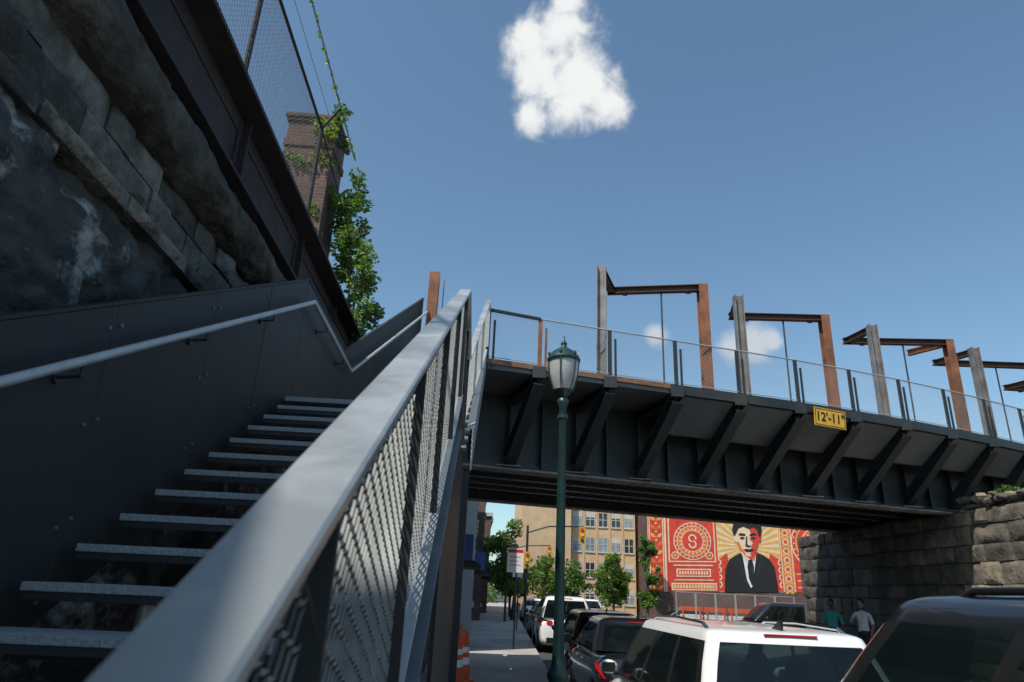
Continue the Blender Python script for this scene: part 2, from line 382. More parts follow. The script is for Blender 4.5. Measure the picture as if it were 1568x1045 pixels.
# ------------------------------------------------------------------ stair
S=.515
def nz(y): return -1.62+S*y      # nosing line
def gt(y): return -.417+S*y      # guard top (first flight)
st=empty('steel_staircase')
t=MB()
for i in range(-6,13):
    y=3.05+(i-2)*.33; z=-.047+(i-2)*.17
    if i<12: t.bb(-1.84,-.34,y,y+.31,z-.035,z,'tread'); t.bb(-1.84,-.34,y+.01,y+.02,z-.07,z-.035,'dark')
    else:
        t.bb(-1.88,-.34,y,8.85,z-.045,z,'tread')
t.obj('treads',st,bevel=.003)
t=MB()
for yy in (6.6,7.3,8.0,8.7): t.bb(-1.88,-.34,yy,yy+.08,1.40,1.60,'dark')
for i in range(1,14):
    f=i/14; y=8.85+f*3.4; z=1.65+i*.175; xl=-1.86+f*.6; xr=-.2+f*.16
    t.bb(xl,xr,y-.02,y+.25,z-.04,z,'tread')
t.obj('upper_treads',st)
t=MB(); edges=[-1.2,-.1,1.05,2.2,3.35,4.5,5.55,6.61]
for a,b in zip(edges,edges[1:]):
    a2=a+.003;b2=b-.003; o_=random.uniform(-.003,.003)
    t.prism([(-1.94,a2,nz(a2)-.32),(-1.94,b2,nz(b2)-.32),(-1.94,b2,gt(b2)),(-1.94,a2,gt(a2))],(.03+o_,0,0),'panel')
for a,b in((6.616,7.7),(7.706,8.85)):
    t.prism([(-1.94,a,1.35),(-1.94,b,1.35),(-1.94,b,2.985),(-1.94,a,2.985)],(.03,0,0),'panel')
pts=[(-1.92,8.858),(-1.71,10.0),(-1.50,11.15),(-1.29,12.3)]
def g2(y): return 2.985+(y-8.85)*.68
for (xa,a),(xb,b) in zip(pts,pts[1:]):
    t.add([(xa-.02,a,g2(a)-1.65),(xb-.02,b-.008,g2(b)-1.65),(xb-.02,b-.008,g2(b)),(xa-.02,a,g2(a)),(xa+.01,a,g2(a)-1.65),(xb+.01,b-.008,g2(b)-1.65),(xb+.01,b-.008,g2(b)),(xa+.01,a,g2(a))],[(3,2,1,0),(4,5,6,7),(0,1,5,4),(1,2,6,5),(2,3,7,6),(3,0,4,7)],'panel')
t.obj('guard_panels',st,bevel=.003)
t=MB()
t.beam((-1.925,-1.2,gt(-1.2)+.012),(-1.925,6.61,gt(6.61)+.012),.045,.016,'panel'); t.beam((-1.925,6.6,2.998),(-1.925,8.86,2.998),.045,.016,'panel'); t.beam((-1.925,8.85,3.0),(-1.29,12.3,5.34),.045,.016,'panel')
for yb in edges[1:]:
    for dy in(-.05,.05):
        for dz in(-.12,-.62,-1.1,-1.42):
            y=yb+dy; t.cyl((-1.912,y,gt(y)+dz),(-1.900,y,gt(y)+dz),.010,'string',6)
    t.beam((-1.955,yb,nz(yb)-.3),(-1.955,yb,gt(yb)-.02),.06,.03,'dark',up=(1,0,0))
t.obj('trim_and_bolts',st,smooth=40)
t=MB(); xh=-1.80
def hz(y): return gt(y)-.235
hp=[(xh,-1.,hz(-1.)),(xh,6.55,hz(6.55)),(xh,8.85,2.70),(xh+.62,12.25,5.03)]
t.tube(hp,.023,'galv',12)
for yb in[-.5,.6,1.8,3.0,4.2,5.4,7.2,8.3]:
    z=hz(yb) if yb<6.6 else hz(6.55)+(2.70-hz(6.55))*(yb-6.55)/2.3
    t.tube([(xh,yb,z-.02),(xh,yb,z-.075),(-1.9,yb,z-.085)],.008,'dark',6); t.cyl((-1.91,yb,z-.085),(-1.895,yb,z-.085),.03,'dark',10)
t.obj('handrail',st,smooth=50)
t=MB()
a,b=-1.,6.6
t.prism([(-.335,a,nz(a)-.30),(-.335,b,nz(b)-.30),(-.335,b,nz(b)+.06),(-.335,a,nz(a)+.06)],(.014,0,0),'string')
t.beam((-.265,a,nz(a)+.05),(-.265,b,nz(b)+.05),.125,.014,'galv'); t.beam((-.265,a,nz(a)-.31),(-.265,b,nz(b)-.31),.15,.014,'string')
t.prism([(-.335,6.6,1.42),(-.335,8.85,1.42),(-.335,8.85,1.80),(-.335,6.6,1.80)],(.014,0,0),'string'); t.beam((-.265,6.6,1.79),(-.265,8.9,1.79),.125,.014,'string')
t.add([(-.12,8.85,1.45),(-.0,12.25,3.85),(-.0,12.25,4.35),(-.12,8.85,2.0),(-.10,8.85,1.45),(.02,12.25,3.85),(.02,12.25,4.35),(-.10,8.85,2.0)],[(3,2,1,0),(4,5,6,7),(0,1,5,4),(1,2,6,5),(2,3,7,6),(3,0,4,7)],'galv')
t.beam((-.14,8.85,2.0),(-.02,12.25,4.35),.10,.014,'galv')
t.obj('outer_stringer',st,bevel=.002)
t=MB()
t.prism([(-.20,4.3,SW),(-.20,8.8,SW),(-.20,8.8,1.40),(-.20,6.6,1.40),(-.20,4.3,nz(4.3)-.34)],(-.025,0,0),'panel')
t.bb(-.34,-.12,8.8,9.0,SW,1.44,'dark')
t.cyl((-1.45,3.35,SW),(-1.45,3.35,-.1),.035,'galv',10); t.cyl((-1.45,6.5,SW),(-1.45,6.5,1.4),.05,'galv',10)
t.bb(-1.9,-.34,3.2,3.3,-.35,-.25,'dark')
t.obj('skirt_and_columns',st,smooth=40)
t=MB()
t.beam((-.25,-.9,gt(-.9)),(-.25,6.6,gt(6.6)),.118,.028,'rail'); t.beam((-.25,-.9,gt(-.9)-.03),(-.25,6.6,gt(6.6)-.03),.05,.03,'string')
t.beam((-.25,6.6,2.98),(-.25,8.85,2.98),.118,.028,'rail'); t.beam((-.235,8.83,2.98),(.0,12.15,5.3),.10,.028,'rail')
t.obj('top_rail',st,bevel=.006)
t=MB()
for y in(-.3,1.12,2.42,3.77,5.1,6.5): t.bb(-.285,-.215,y,y+.014,nz(y)+.06,gt(y)-.04,'panel')
for y in(7.7,8.8): t.bb(-.285,-.215,y,y+.014,1.8,2.95,'panel')
for f in(.33,.66,1.): t.bb(-.27+f*.25,-.21+f*.25,8.85+f*3.3,8.864+f*3.3,2.0+f*2.35,2.95+f*2.33,'galv')
t.obj('guard_posts',st)
def expanded(mb,pa,pb,h,row,pitch,k,wd=.009):
    pa=V(pa);pb=V(pb);d=pb-pa; L=V((d.x,d.y,0)).length; n=int(L/(pitch/2)); rows=int(h/row)
    for j in range(rows):
        for i in range(n):
            s=1 if (i+j)%2 else -1
            f0=i/n; f1=(i+1)/n
            a=pa+d*f0+V((0,0,(j+.5)*row+s*row*.42)); b=pa+d*f1+V((0,0,(j+.5)*row-s*row*.42))
            o=V((wd,0,wd*.9))
            mb.add([a,b,b+o,a+o],[(0,1,2,3)],k)
t=MB()
expanded(t,(-.255,-.8,nz(-.8)+.08),(-.255,6.55,nz(6.55)+.08),1.08,.032,.075,'meshm',.007)
expanded(t,(-.255,6.65,1.84),(-.255,8.8,1.84),1.08,.036,.09,'meshm')
expanded(t,(-.24,8.9,2.04),(-.01,12.1,4.32),.92,.036,.09,'meshm')
t.obj('mesh_infill',st)

gp=MB(); gp.hbeam((-1.12,12.5,4.0),(-1.12,12.5,5.98),.2,.2,'corten',up=(0,1,0),t=.02); gp.box((-.93,12.6,5.4),(.012,.1,.95),'corten'); gp.obj('gate_post')

# ------------------------------------------------------------------ bridge
br=empty('railway_bridge')
def ed(x): return 12.2+.25*x+(.0135*(x-6)**2 if x>6 else 0)
def gy(x): return 13.9+.27*x
def fy(x): return 19.2+.30*x
DZ=4.1
xs=[-1.6+i*.6 for i in range(40)]
d=MB()
for a,b in zip(xs,xs[1:]):
    d.prism([(a,ed(a),DZ-.16),(b,ed(b),DZ-.16),(b,fy(b)+.5,DZ-.16),(a,fy(a)+.5,DZ-.16)],(0,0,.14),'soffit')
    k='wood' if b<4.1 else 'bridge'; h=.10 if b<4.1 else .20
    d.beam((a,ed(a)-.02,DZ-.02-h/2+.05),(b,ed(b)-.02,DZ-.02-h/2+.05),.05,h,k)
d.obj('deck',br)
d=MB()
def girder(f,z0,z1,wd,fk='flange'):
    for a,b in zip(xs,xs[1:]):
        d.prism([(a,f(a),z0),(b,f(b),z0),(b,f(b),z1),(a,f(a),z1)],(0,.03,0),'bridge')
        d.beam((a,f(a),z0-.02),(b,f(b),z0-.02),wd,.04,fk); d.beam((a,f(a),z0+.06),(b,f(b),z0+.06),.16,.10,'bridge')
girder(gy,2.37,3.93,.42); girder(fy,2.37,3.93,.42)
for o_ in(.95,1.9,2.85,3.8): girder(lambda x:gy(x)+o_*(fy(x)-gy(x))/5.3,2.50,3.2,.22,'bridge')
d.obj('girders',br)
d=MB()
k=-1
while True:
    X=1.05+1.45*k
    if X>20: break
    base=V((X-.45,gy(X-.45)-.02,2.5)); tip=V((X,ed(X)+.04,DZ-.26))
    if k>=0:
        d.hbeam(base,tip,.24,.26,'bridge'); d.hbeam(V((X-.45,gy(X-.45),3.82)),V((X,ed(X)+.03,DZ-.24)),.2,.16,'bridge')
        d.box((X,ed(X)-.02,DZ-.12),(.26,.12,.22),'bridge')
    q=base.copy(); d.beam((q.x,q.y-.01,2.42),(q.x,q.y-.01,3.9),.02,.24,'bridge',up=(0,1,0)); 
    d.box((q.x+.7,q.y+.12,3.15),(.02,.18,1.45),'bridge'); d.box((q.x,q.y-.12,2.40),(.5,.35,.02),'flange')
    d.hbeam((X-.45,gy(X-.45)+.05,2.95),(X-.45-.0,fy(X-.45),2.95),.22,.5,'bridge')
    for z in [2.55+.13*i for i in range(10)]:
        d.ball((q.x-.08,gy(q.x-.08)-.005,z),(.013,.013,.013),'bridge',6,4); d.ball((q.x+.62,gy(q.x+.62)-.005,z),(.013,.013,.013),'bridge',6,4)
    k+=1
d.obj('brackets_and_floor_beams',br)
d=MB(); x0=-1.4
while x0<14:
    d.beam((x0,gy(x0)+.1,2.62),(x0-.1,fy(x0-.1)-.1,2.62),.09,.08,'bridge'); 
    for off in(.0,.95,1.9,2.85,3.8,5.3):
        yy=gy(x0)+off*(fy(x0)-gy(x0))/5.3; zz=2.33 if off in(0,5.3) else 2.46
        for s_ in(-.07,.07): d.ball((x0,yy+s_,zz),(.03,.03,.022),'flange',6,4)
    x0+=.24
d.obj('ties_and_rivets',br)
d=MB(); k=2
while 1.05+1.45*(k+1)<20:
    a=1.05+1.45*k+.14; b=1.05+1.45*(k+1)-.14
    da=gy(a)-ed(a); db=gy(b)-ed(b); f=.55
    A=V((a,ed(a)+.02,DZ-.2));B=V((b,ed(b)+.02,DZ-.2));C=V((b-.22,ed(b-.22)+db*f,3.33));D=V((a-.22,ed(a-.22)+da*f,3.33))
    d.prism([A,B,C,D],(0,.02,.03),'soffit'); d.prism([D,C,C+V((0,.5,.1)),D+V((0,.5,.1))],(0,0,.03),'soffit')
    k+=1
d.obj('soffit_panels',br)
r=MB(); RH=1.0
xsr=[.02,1.05]+[1.05+1.45*i for i in range(1,14)]
for X in xsr:
    kk='corten' if X<1.1 and X>.5 else 'dark'
    r.box((X,ed(X)-.02,DZ+RH/2-.1),(.08,.025,RH+.2),kk); r.box((X+.12,ed(X)+.0,DZ+.35),(.045,.02,.95),kk)
for a,b in zip(xsr,xsr[1:]):
    A=V((a,ed(a)-.02,DZ+RH));B=V((b,ed(b)-.02,DZ+RH))
    if a<.5: r.beam(A+V((0,0,.03)),B,.06,.05,'dark')
    else: r.cyl(A,B,.016,'galv',6)
    r.cyl(A-V((0,0,.93)),B-V((0,0,.93)),.010,'galv',6)
    wires(r,A-V((0,0,.93)),B-V((0,0,.93)),.93,.085,.0022,'cable')
r.obj('railing',br)

def frame(Ax,Ay,Bx,By,Cx,Cy,z=6.52,stub=False):
    f=MB(); A=V((Ax,Ay,0));B=V((Bx,By,0));C=V((Cx,Cy,0))
    up=lambda p,zz:V((p.x,p.y,zz))
    dd=(C-B).normalized()
    f.hbeam(up(A,DZ-.02),up(A,z+.10),.2,.2,'postst',up=tuple(dd),t=.022)
    f.hbeam(up(A,z)+ (B-A).normalized()*.1,up(B,z),.15,.15,'cortend')
    f.hbeam(up(B,z)-dd*.1,up(C,z),.15,.15,'cortend')
    f.hbeam(up(C,DZ-.02),up(C,z+.07),.2,.2,'corten',up=(0,1,0),t=.022)
    m=B*.45+C*.55
    f.cyl(up(m,z-.05),up(m,DZ+.0),.020,'dark',6)
    if stub: f.hbeam(up(C,z),up(C,z)+V((-.5,.9,0)),.15,.15,'corten')
    for e_ in(.15,.85):
        q=B*(1-e_)+C*e_; f.box(up(q,z-.09),(.10,.10,.04),'cortend')
    f.obj('steel_frame')
frame(2.36,12.95,2.78,13.95,4.72,13.5)
frame(5.72,14.0,5.95,14.95,8.1,14.75)
frame(9.55,15.2,9.4,16.1,11.9,15.8,stub=True)
frame(12.95,16.3,12.6,17.3,15.5,17.1)
frame(16.3,18.2,16.0,19.1,18.9,19.2)

# clearance sign
sg=empty('clearance_sign'); s=MB()
X=7.55; Y=ed(X)-.14; dirx=V((1,.29,-.03)).normalized(); nrm=V((.28,-.96,-.05)).normalized(); upv=nrm.cross(dirx)*-1
if upv.z<0: upv=-upv
c0=V((X,Y,3.83))
def sp(a,b,o=0): return c0+dirx*a+upv*b+nrm*o
s.prism([sp(-.42,-.2),sp(.42,-.2),sp(.42,.2),sp(-.42,.2)],tuple(nrm*-.012),'yellow')
for (a0,a1,b0,b1) in((-.40,.40,.165,.18),(-.40,.40,-.18,-.165),(-.40,-.385,-.165,.165),(.385,.40,-.165,.165)):
    s.prism([sp(a0,b0,.003),sp(a1,b0,.003),sp(a1,b1,.003),sp(a0,b1,.003)],tuple(nrm*-.002),'blk')
for a in(-.3,.3): s.beam(sp(a,.1,-.02),sp(a,.1,-.13),.04,.04,'dark')
s.obj('board',sg)
cu=bpy.data.curves.new('t','FONT'); cu.body="12'-11\""; cu.size=.27; cu.align_x='CENTER'; cu.align_y='CENTER'; cu.extrude=.001; cu.offset=.006
to=bpy.data.objects.new('t',cu); scene.collection.objects.link(to)
bpy.context.view_layer.update()
me=bpy.data.meshes.new_from_object(to.evaluated_get(bpy.context.evaluated_depsgraph_get())); bpy.data.objects.remove(to)
me.materials.clear(); me.materials.append(M['blk'])
R=Matrix((dirx,upv,nrm)).transposed()
for v_ in me.vertices: v_.co=c0+nrm*.005+R@v_.co
o=bpy.data.objects.new('lettering',me); scene.collection.objects.link(o); o.parent=sg

# ------------------------------------------------------------------ abutments
def blockwall(mb,x,face,y0,y1,z0,ztop,hs,ks,thick=.6):
    z=z0;i=0
    while True:
        h=hs[i%len(hs)]; i+=1
        y=y0-random.random()*.6
        done=True
        while y<y1:
            l=random.uniform(.55,1.4); a=max(y,y0); b=min(y+l,y1)
            if b-a>.12 and z+h*.6<ztop((a+b)/2):
                j=random.uniform(-.035,.035)*face; done=False
                rblock(mb,x+j,face,a+.008,b-.008,z+.008,z+h-.008,random.choice(ks),thick,.045,7,5)
            y+=l
        z+=h
        if done or z>8: break
ab=empty('stone_abutment')
w=MB()
blockwall(w,12.0,-1,16.9,25.5,GZ,lambda y:2.45,(.45,.36,.5,.40),('st1','st3','st3','st3'))  # under the bridge: darker stone mix, shade put into the block colours
blockwall(w,12.0,-1,4,16.9,GZ,lambda y:2.55 if y>12 else 2.55-(12-y)*.12,(.45,.36,.5,.40),('st1','st1','st2','st3'))  # open stretch: lighter stone mix, sunlight put into the block colours
w.obj('blocks',ab,smooth=50)
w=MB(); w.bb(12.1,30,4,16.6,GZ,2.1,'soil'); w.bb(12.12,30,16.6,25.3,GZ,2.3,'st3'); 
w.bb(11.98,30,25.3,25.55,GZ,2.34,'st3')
w.bb(12.3,26,17.8,25.2,2.3,3.9,'st3')
for i in range(90):
    yy=random.uniform(9,16.5); w.ball((12.0+random.uniform(-.05,.6),yy,2.34+random.uniform(.08,.3)),(random.uniform(.08,.25),random.uniform(.08,.25),random.uniform(.05,.11)),random.choice(('st1','st2','st3')),6,5,Matrix.Rotation(random.random()*3,3,'Z')@Matrix.Rotation(random.uniform(-.4,.4),3,'X'))
w.obj('core',ab)
gs=MB(); cl=[((12.2+random.random()*.6,11+random.random()*6,2.6+random.random()*.15),(.3,.3,.12)) for i in range(16)]
leaves(gs,cl,900,.05,('lf1','lf2','lf2')); gs.obj('weeds')
ab2=empty('stone_abutment'); w=MB()
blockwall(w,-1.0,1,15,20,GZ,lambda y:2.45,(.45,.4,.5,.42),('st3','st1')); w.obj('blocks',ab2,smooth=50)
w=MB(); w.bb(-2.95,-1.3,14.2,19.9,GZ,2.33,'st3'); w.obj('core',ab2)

# ------------------------------------------------------------------ street lamp
def lamp(x,y,name='street_lamp',z0=SW):
    e=empty(name,(x,y,z0)); m=MB()
    m.lathe((0,0,0),[(.22,0),(.22,.05),(.17,.09),(.17,.55),(.19,.6),(.13,.68),(.10,.8),(.13,.86),(.13,.9),(.085,.96),(.07,1.1),(.062,1.4),(.048,4.02),(.075,4.07),(.075,4.11),(.045,4.15),(.10,4.21),(.13,4.25)],'green',20)
    for i in range(8):
        a=i*math.pi/4; m.box((.17*math.cos(a),.17*math.sin(a),.32),(.02,.05,.4),'green',Matrix.Rotation(a,3,'Z'))
    m.lathe((0,0,0),[(.215,4.64),(.225,4.67),(.20,4.71),(.16,4.77),(.09,4.82),(.05,4.84),(.035,4.87),(.045,4.9),(.02,4.94),(.008,5.01)],'green',20)
    for i in range(6):
        a=i*math.pi/3+.2; ca,sa=math.cos(a),math.sin(a)
        m.tube([(.135*ca,.135*sa,4.25),(.19*ca,.19*sa,4.42),(.218*ca,.218*sa,4.65)],.008,'green',5)
        m.ball((.20*ca,.20*sa,4.73),(.02,.02,.035),'green',6,4)
    m.cyl((0,0,3.87),(.0,0,3.92),.07,'green',14)
    m.obj('post',e,smooth=45)
    m=MB(); m.lathe((0,0,0),[(.115,4.25),(.15,4.34),(.185,4.46),(.20,4.64)],'globe',20); m.obj('lantern_glass',e,smooth=60)
lamp(1.04,8.5)
lamp(1.1+sk(48),48)

# ------------------------------------------------------------------ cars
def car(name,x,y,rz,paint,L=4.5,W=1.8,H=1.5,kind='wagon',rails=False,rack=False,belt=.95,dome=.085):
    e=empty(name,(x,y,GZ),rz); hw=W/2; h=L/2
    hood=belt-.03; sed=kind=='sedan'
    b=MB()
    deck=belt+.06 if sed else belt+.02
    stn=[(-h,hw*.78,.36,.62),(-h+.03,hw*.86,.30,deck-.18),(-h+.12,hw*.92,.25,deck-.03),(-h+.4,hw*.98,.20,deck),(-h+1.,hw,.19,belt+.03),(0,hw,.19,belt),(h-1.3,hw,.19,belt-.01),(h-.9,hw*.985,.20,hood-.03),(h-.4,hw*.95,.21,hood-.10),(h-.1,hw*.86,.24,hood-.22),(h,hw*.72,.30,.56)]
    rings=[]
    for (yy,w_,zb,zt_) in stn:
        hh=zt_-zb
        half=[(0,zb),(w_*.8,zb),(w_*.95,zb+.06),(w_*.985,zb+hh*.35),(w_,zb+hh*.62),(w_*.975,zb+hh*.85),(w_*.92,zb+hh*.97),(w_*.75,zt_+.005),(w_*.4,zt_+.022),(0,zt_+.03)]
        ring=[(px,yy,pz) for px,pz in half]+[(-px,yy,pz) for px,pz in reversed(half[1:-1])]
        rings.append(ring)
    n=len(rings[0]); vs=[q for rg in rings for q in rg]; fs=[]
    for j in range(len(rings)-1):
        for i in range(n): fs.append((j*n+i,j*n+(i+1)%n,(j+1)*n+(i+1)%n,(j+1)*n+i))
    fs+=[tuple(range(n-1,-1,-1)),tuple(range((len(rings)-1)*n,len(rings)*n))]
    b.add(vs,fs,paint); b.obj('body',e,smooth=60,sub=1)
    ybr,ybf=(-h+.75,h-1.05) if sed else (-h+.10,h-1.05)
    ytr,ytf=(-h+1.45,h-1.85) if sed else (-h+(.42 if kind=='wagon' else .3),h-1.8)
    if sed: F=[0,.05,.42,.46,.86,.90,1.]; G=[0,1,0,1,0,0]
    else: F=[0,.04,.33,.365,.66,.70,.95,1.]; G=[0,1,0,1,0,1,0]
    def per(w_,yf,yr,rc,bf,brr):
        P=[];T=[]
        for i in range(7):
            t_=i/6; xx=-(w_-rc)+2*(w_-rc)*t_; P.append((xx,yf+bf*(1-(2*t_-1)**2))); T.append('f')
        T[-1]='c'
        for a in(60,30): P.append((w_-rc+rc*math.cos(math.radians(a)),yf-rc+rc*math.sin(math.radians(a)))); T.append('c')
        y0=yf-rc;y1=yr+rc
        for i,f in enumerate(F): P.append((w_,y0+(y1-y0)*f)); T.append(G[i] if i<len(G) else 'c')
        for a in(-30,-60): P.append((w_-rc+rc*math.cos(math.radians(a)),yr+rc+rc*math.sin(math.radians(a)))); T.append('c')
        for i in range(7):
            t_=i/6; xx=(w_-rc)-2*(w_-rc)*t_; P.append((xx,yr-brr*(1-(2*t_-1)**2))); T.append('f')
        T[-1]='c'
        for a in(-120,-150): P.append((-(w_-rc)+rc*math.cos(math.radians(a)),yr+rc+rc*math.sin(math.radians(a)))); T.append('c')
        for i in range(len(F)-1,-1,-1): P.append((-w_,y0+(y1-y0)*F[i])); T.append(G[i-1] if i>0 else 'c')
        for a in(150,120): P.append((-(w_-rc)+rc*math.cos(math.radians(a)),yf-rc+rc*math.sin(math.radians(a)))); T.append('c')
        return P,T
    P0,T=per(hw*.915,ybf,ybr,.09,.16,.03); P1,_=per(hw*.72,ytf,ytr,.09,.07,.03)
    rows=[0,.05,.35,.65,.90,1.]; zr=H-dome
    g=MB(); vs=[]; n=len(P0)
    for s_ in rows:
        bul=math.sin(math.pi*s_)*.028
        for (ax,ay),(bx,by) in zip(P0,P1):
            xx=ax+(bx-ax)*s_; yy=ay+(by-ay)*s_; xx*=1+bul/hw; vs.append((xx,yy,belt-.02+(zr-belt+.02)*s_))
    for j in range(len(rows)-1):
        for i in range(n):
            f=(j*n+i,j*n+(i+1)%n,(j+1)*n+(i+1)%n,(j+1)*n+i)
            t_=T[i]
            if j==len(rows)-2: k_=paint
            elif j==0: k_='trim'
            elif t_=='f' or t_==1: k_='glass'
            elif t_=='c': k_=paint
            else: k_='trim'
            o_=g.m(k_); g.f.append(f); g.mi.append(o_)
    g.v=[tuple(q) for q in vs]
    cy=(ytf+ytr)/2; last=[(len(rows)-1)*n+i for i in range(n)]
    for s_,zz in((.965,.32),(.9,.58),(.7,.84),(.4,.97)):
        st_=len(g.v)
        for (bx,by) in P1: g.v.append((bx*s_,cy+(by-cy)*s_,zr+(H-zr)*zz))
        for i in range(n):
            g.f.append((last[i],last[(i+1)%n],st_+(i+1)%n,st_+i)); g.mi.append(g.m(paint))
        last=[st_+i for i in range(n)]
    g.f.append(tuple(last)); g.mi.append(g.m(paint))
    g.obj('cabin',e,smooth=45)
    m=MB(); cyb=(ybf+ybr)/2
    m.add([(ax*.985,cyb+(ay-cyb)*.985,belt+.068) for ax,ay in P0],[tuple(range(n-1,-1,-1))],'trim')
    for yy in (ybf-1.35,ybf-2.25):
        if yy<ybr+.5 and not sed and yy<ytr: continue
        for sx in(-.36,.36) if yy>ybf-2 else (-.38,0,.38):
            m.ball((sx,yy,belt+.12),(.20,.09,.14),'seat',10,7); m.ball((sx,yy-.05,belt+.30),(.12,.06,.085),'seat',10,7)
            for q in(-.04,.04): m.cyl((sx+q,yy-.04,belt+.2),(sx+q,yy-.05,belt+.3),.007,'chrome',5)
    m.ball((0,ytf-.12,zr-.06),(.11,.015,.035),'trim',10,6)
    m.obj('interior',e,smooth=60)
    m=MB()
    for yy in(-h+.85,h-.88):
        for sx in(-1,1):
            R_=.33 if H<1.6 else .37
            m.cyl((sx*(hw-.22),yy,R_),(sx*(hw+.004),yy,R_),R_+.05,'trim',24); m.cyl((sx*(hw-.2),yy,R_-.01),(sx*(hw+.012),yy,R_-.01),R_-.01,'black',24)
            m.cyl((sx*(hw-.1),yy,R_-.01),(sx*(hw+.018),yy,R_-.01),R_*.62,'chrome',16); m.cyl((sx*hw,yy,R_-.01),(sx*(hw+.022),yy,R_-.01),R_*.2,'trim',10)
            for q in range(5):
                a=q*1.2566; m.box((sx*(hw+.02),yy+math.cos(a)*R_*.42,R_+math.sin(a)*R_*.42),(.006,.06,.06),'trim')
    m.obj('wheels',e,smooth=45)
    m=MB()
    for sx in(-1,1):
        m.ball((sx*(hw+.10),h-1.55,belt+.10),(.11,.06,.075),paint,12,8); m.box((sx*(hw-.02),h-1.53,belt+.03),(.12,.05,.03),'trim')
        m.box((sx*(hw+.11),h-1.605,belt+.10),(.15,.01,.10),'trim')
        m.prism([(sx*hw*.50,-h+.035,belt-.24),(sx*hw*.90,-h+.11,belt-.25),(sx*hw*.985,-h+.40,belt-.14),(sx*hw*.985,-h+.40,belt-.06),(sx*hw*.90,-h+.10,belt-.05),(sx*hw*.50,-h+.05,belt-.08)],(0,-.035,0),'redl')
        m.box((sx*hw*.66,h-.14,.66),(.34,.2,.12),'winl')
        for f0 in(.33,.62): m.box((sx*(hw+.003),(h-1.3)*(1-f0)+(-h+.9)*f0,belt-.12),(.02,.15,.022),paint if paint!='pblack' else 'chrome')
        m.beam((sx*hw*.945,h-1.3,belt+.005),(sx*hw*.945,-h+.6,belt+.015),.012,.02,'chrome')
    m.box((0,-h-.005,.60 if sed else .78),(.34,.02,.17),'plate'); m.box((0,-h+.0,.40),(W*.7,.06,.18),'trim'); m.box((0,h-.02,.5),(W*.5,.05,.2),'trim')
    m.box((0,-h-.01,belt-.02 if not sed else .75),(.09,.02,.09),'chrome')
    if not sed: m.beam((.25,ybr-.045,belt+.06),(-.05,ybr+.0,belt+.11),.02,.015,'black')
    m.prism([(-.012,ytr+.12,H-.015),(-.012,ytr+.30,H-.010),(-.012,ytr+.14,H+.06),(-.012,ytr+.11,H+.06)],(.024,0,0),'trim')
    m.beam((-.22,ytr-.035,zr+.005),(.22,ytr-.035,zr+.005),.02,.014,'redl')
    if rails:
        for sx in(-1,1):
            xr=sx*hw*.655; m.tube([(xr,ytr+.18,H-.05),(xr,ytr+.34,H+.005),(xr,(ytr+ytf)/2,H+.025),(xr,ytf-.38,H+.005),(xr,ytf-.2,H-.05)],.017,'chrome',8)
    if rack:
        for sx in(-1,1): m.tube([(sx*hw*.62,ytr+.25,H-.06),(sx*hw*.62,ytr+.4,H-.01),(sx*hw*.62,ytf-.5,H-.01),(sx*hw*.62,ytf-.35,H-.06)],.016,'trim',8)
    m.obj('fittings',e,smooth=45)
    return e
car('parked_suv',2.78,2.95,0,'pblack',L=4.75,W=1.92,H=1.98,kind='suv',rack=True,belt=1.20)
car('parked_wagon',2.62,7.75,0,'pwhite',L=4.5,W=1.82,H=1.69,kind='wagon',rails=True,belt=1.03,dome=.055)
car('parked_sedan',2.85,12.9,-.03,'pblack',L=4.7,W=1.83,H=1.57,kind='sedan',belt=1.02)
car('parked_car',2.85+sk(18),18.3,-.045,'pmaroon',L=4.5,W=1.8,H=1.56,kind='wagon')
car('parked_car',2.6+sk(27),27.,-.045,'pwhite',L=4.8,W=1.9,H=1.82,kind='suv',belt=1.1)
car('parked_car',2.6+sk(34),34.5,-.045,'pgrey',L=4.5,W=1.8,H=1.5,kind='sedan')
car('parked_car',2.6+sk(52),52,-.045,'pwhite',L=4.5,W=1.8,H=1.5,kind='sedan')
car('moving_car',5.0+sk(46),46,-.045,'pblack',L=4.5,W=1.8,H=1.6,kind='wagon')
car('moving_car',7.4+sk(58),58,3.1,'pwhite',L=4.5,W=1.8,H=1.6,kind='wagon')
car('parked_pickup',13.4,31.,1.5,'pblack',L=4.9,W=1.9,H=1.95,kind='suv',belt=1.2)
car('parked_car',11.0,37,1.5,'pgrey',L=4.5,W=1.8,H=1.5,kind='sedan')

# ------------------------------------------------------------------ barrels, signs, signals
def barrel(x,y):
    e=MB(); e.lathe((x,y,SW),[(.38,0),(.38,.07),(.29,.08),(.28,.30),(.27,.31),(.265,.50),(.255,.51),(.25,.70),(.24,.71),(.23,.90),(.2,.98),(.05,1.0)],'orange',20)
    for r_,z0,z1 in((.274,.34,.47),(.262,.56,.66)): e.lathe((x,y,SW),[(r_,z0),(r_-.008,z1)],'signw',20)
    e.box((x,y,SW+1.04),(.14,.03,.12),'orange'); e.obj('traffic_barrel',smooth=40)
barrel(-.22,15.2); barrel(-.35,14.6)
def sign(x,y,zc,w_,h_,name='parking_sign',z0=SW):
    e=MB(); e.cyl((x+.05,y+.03,z0),(x+.05,y+.03,zc+h_/2+.1),.03,'dark',8)
    e.bb(x-w_/2,x+w_/2,y-.01,y,zc-h_/2,zc+h_/2,'signw')
    e.bb(x-w_/2+.02,x+w_/2-.02,y-.014,y-.011,zc+h_*.32,zc+h_*.45,'signr')
    for i in range(3): e.bb(x-w_*.34,x+w_*(.30-.1*(i%2)),y-.014,y-.011,zc+h_*(.13-.17*i),zc+h_*(.155-.17*i),'signr')
    e.obj(name)
sign(1.42,24,1.0,.56,.78)
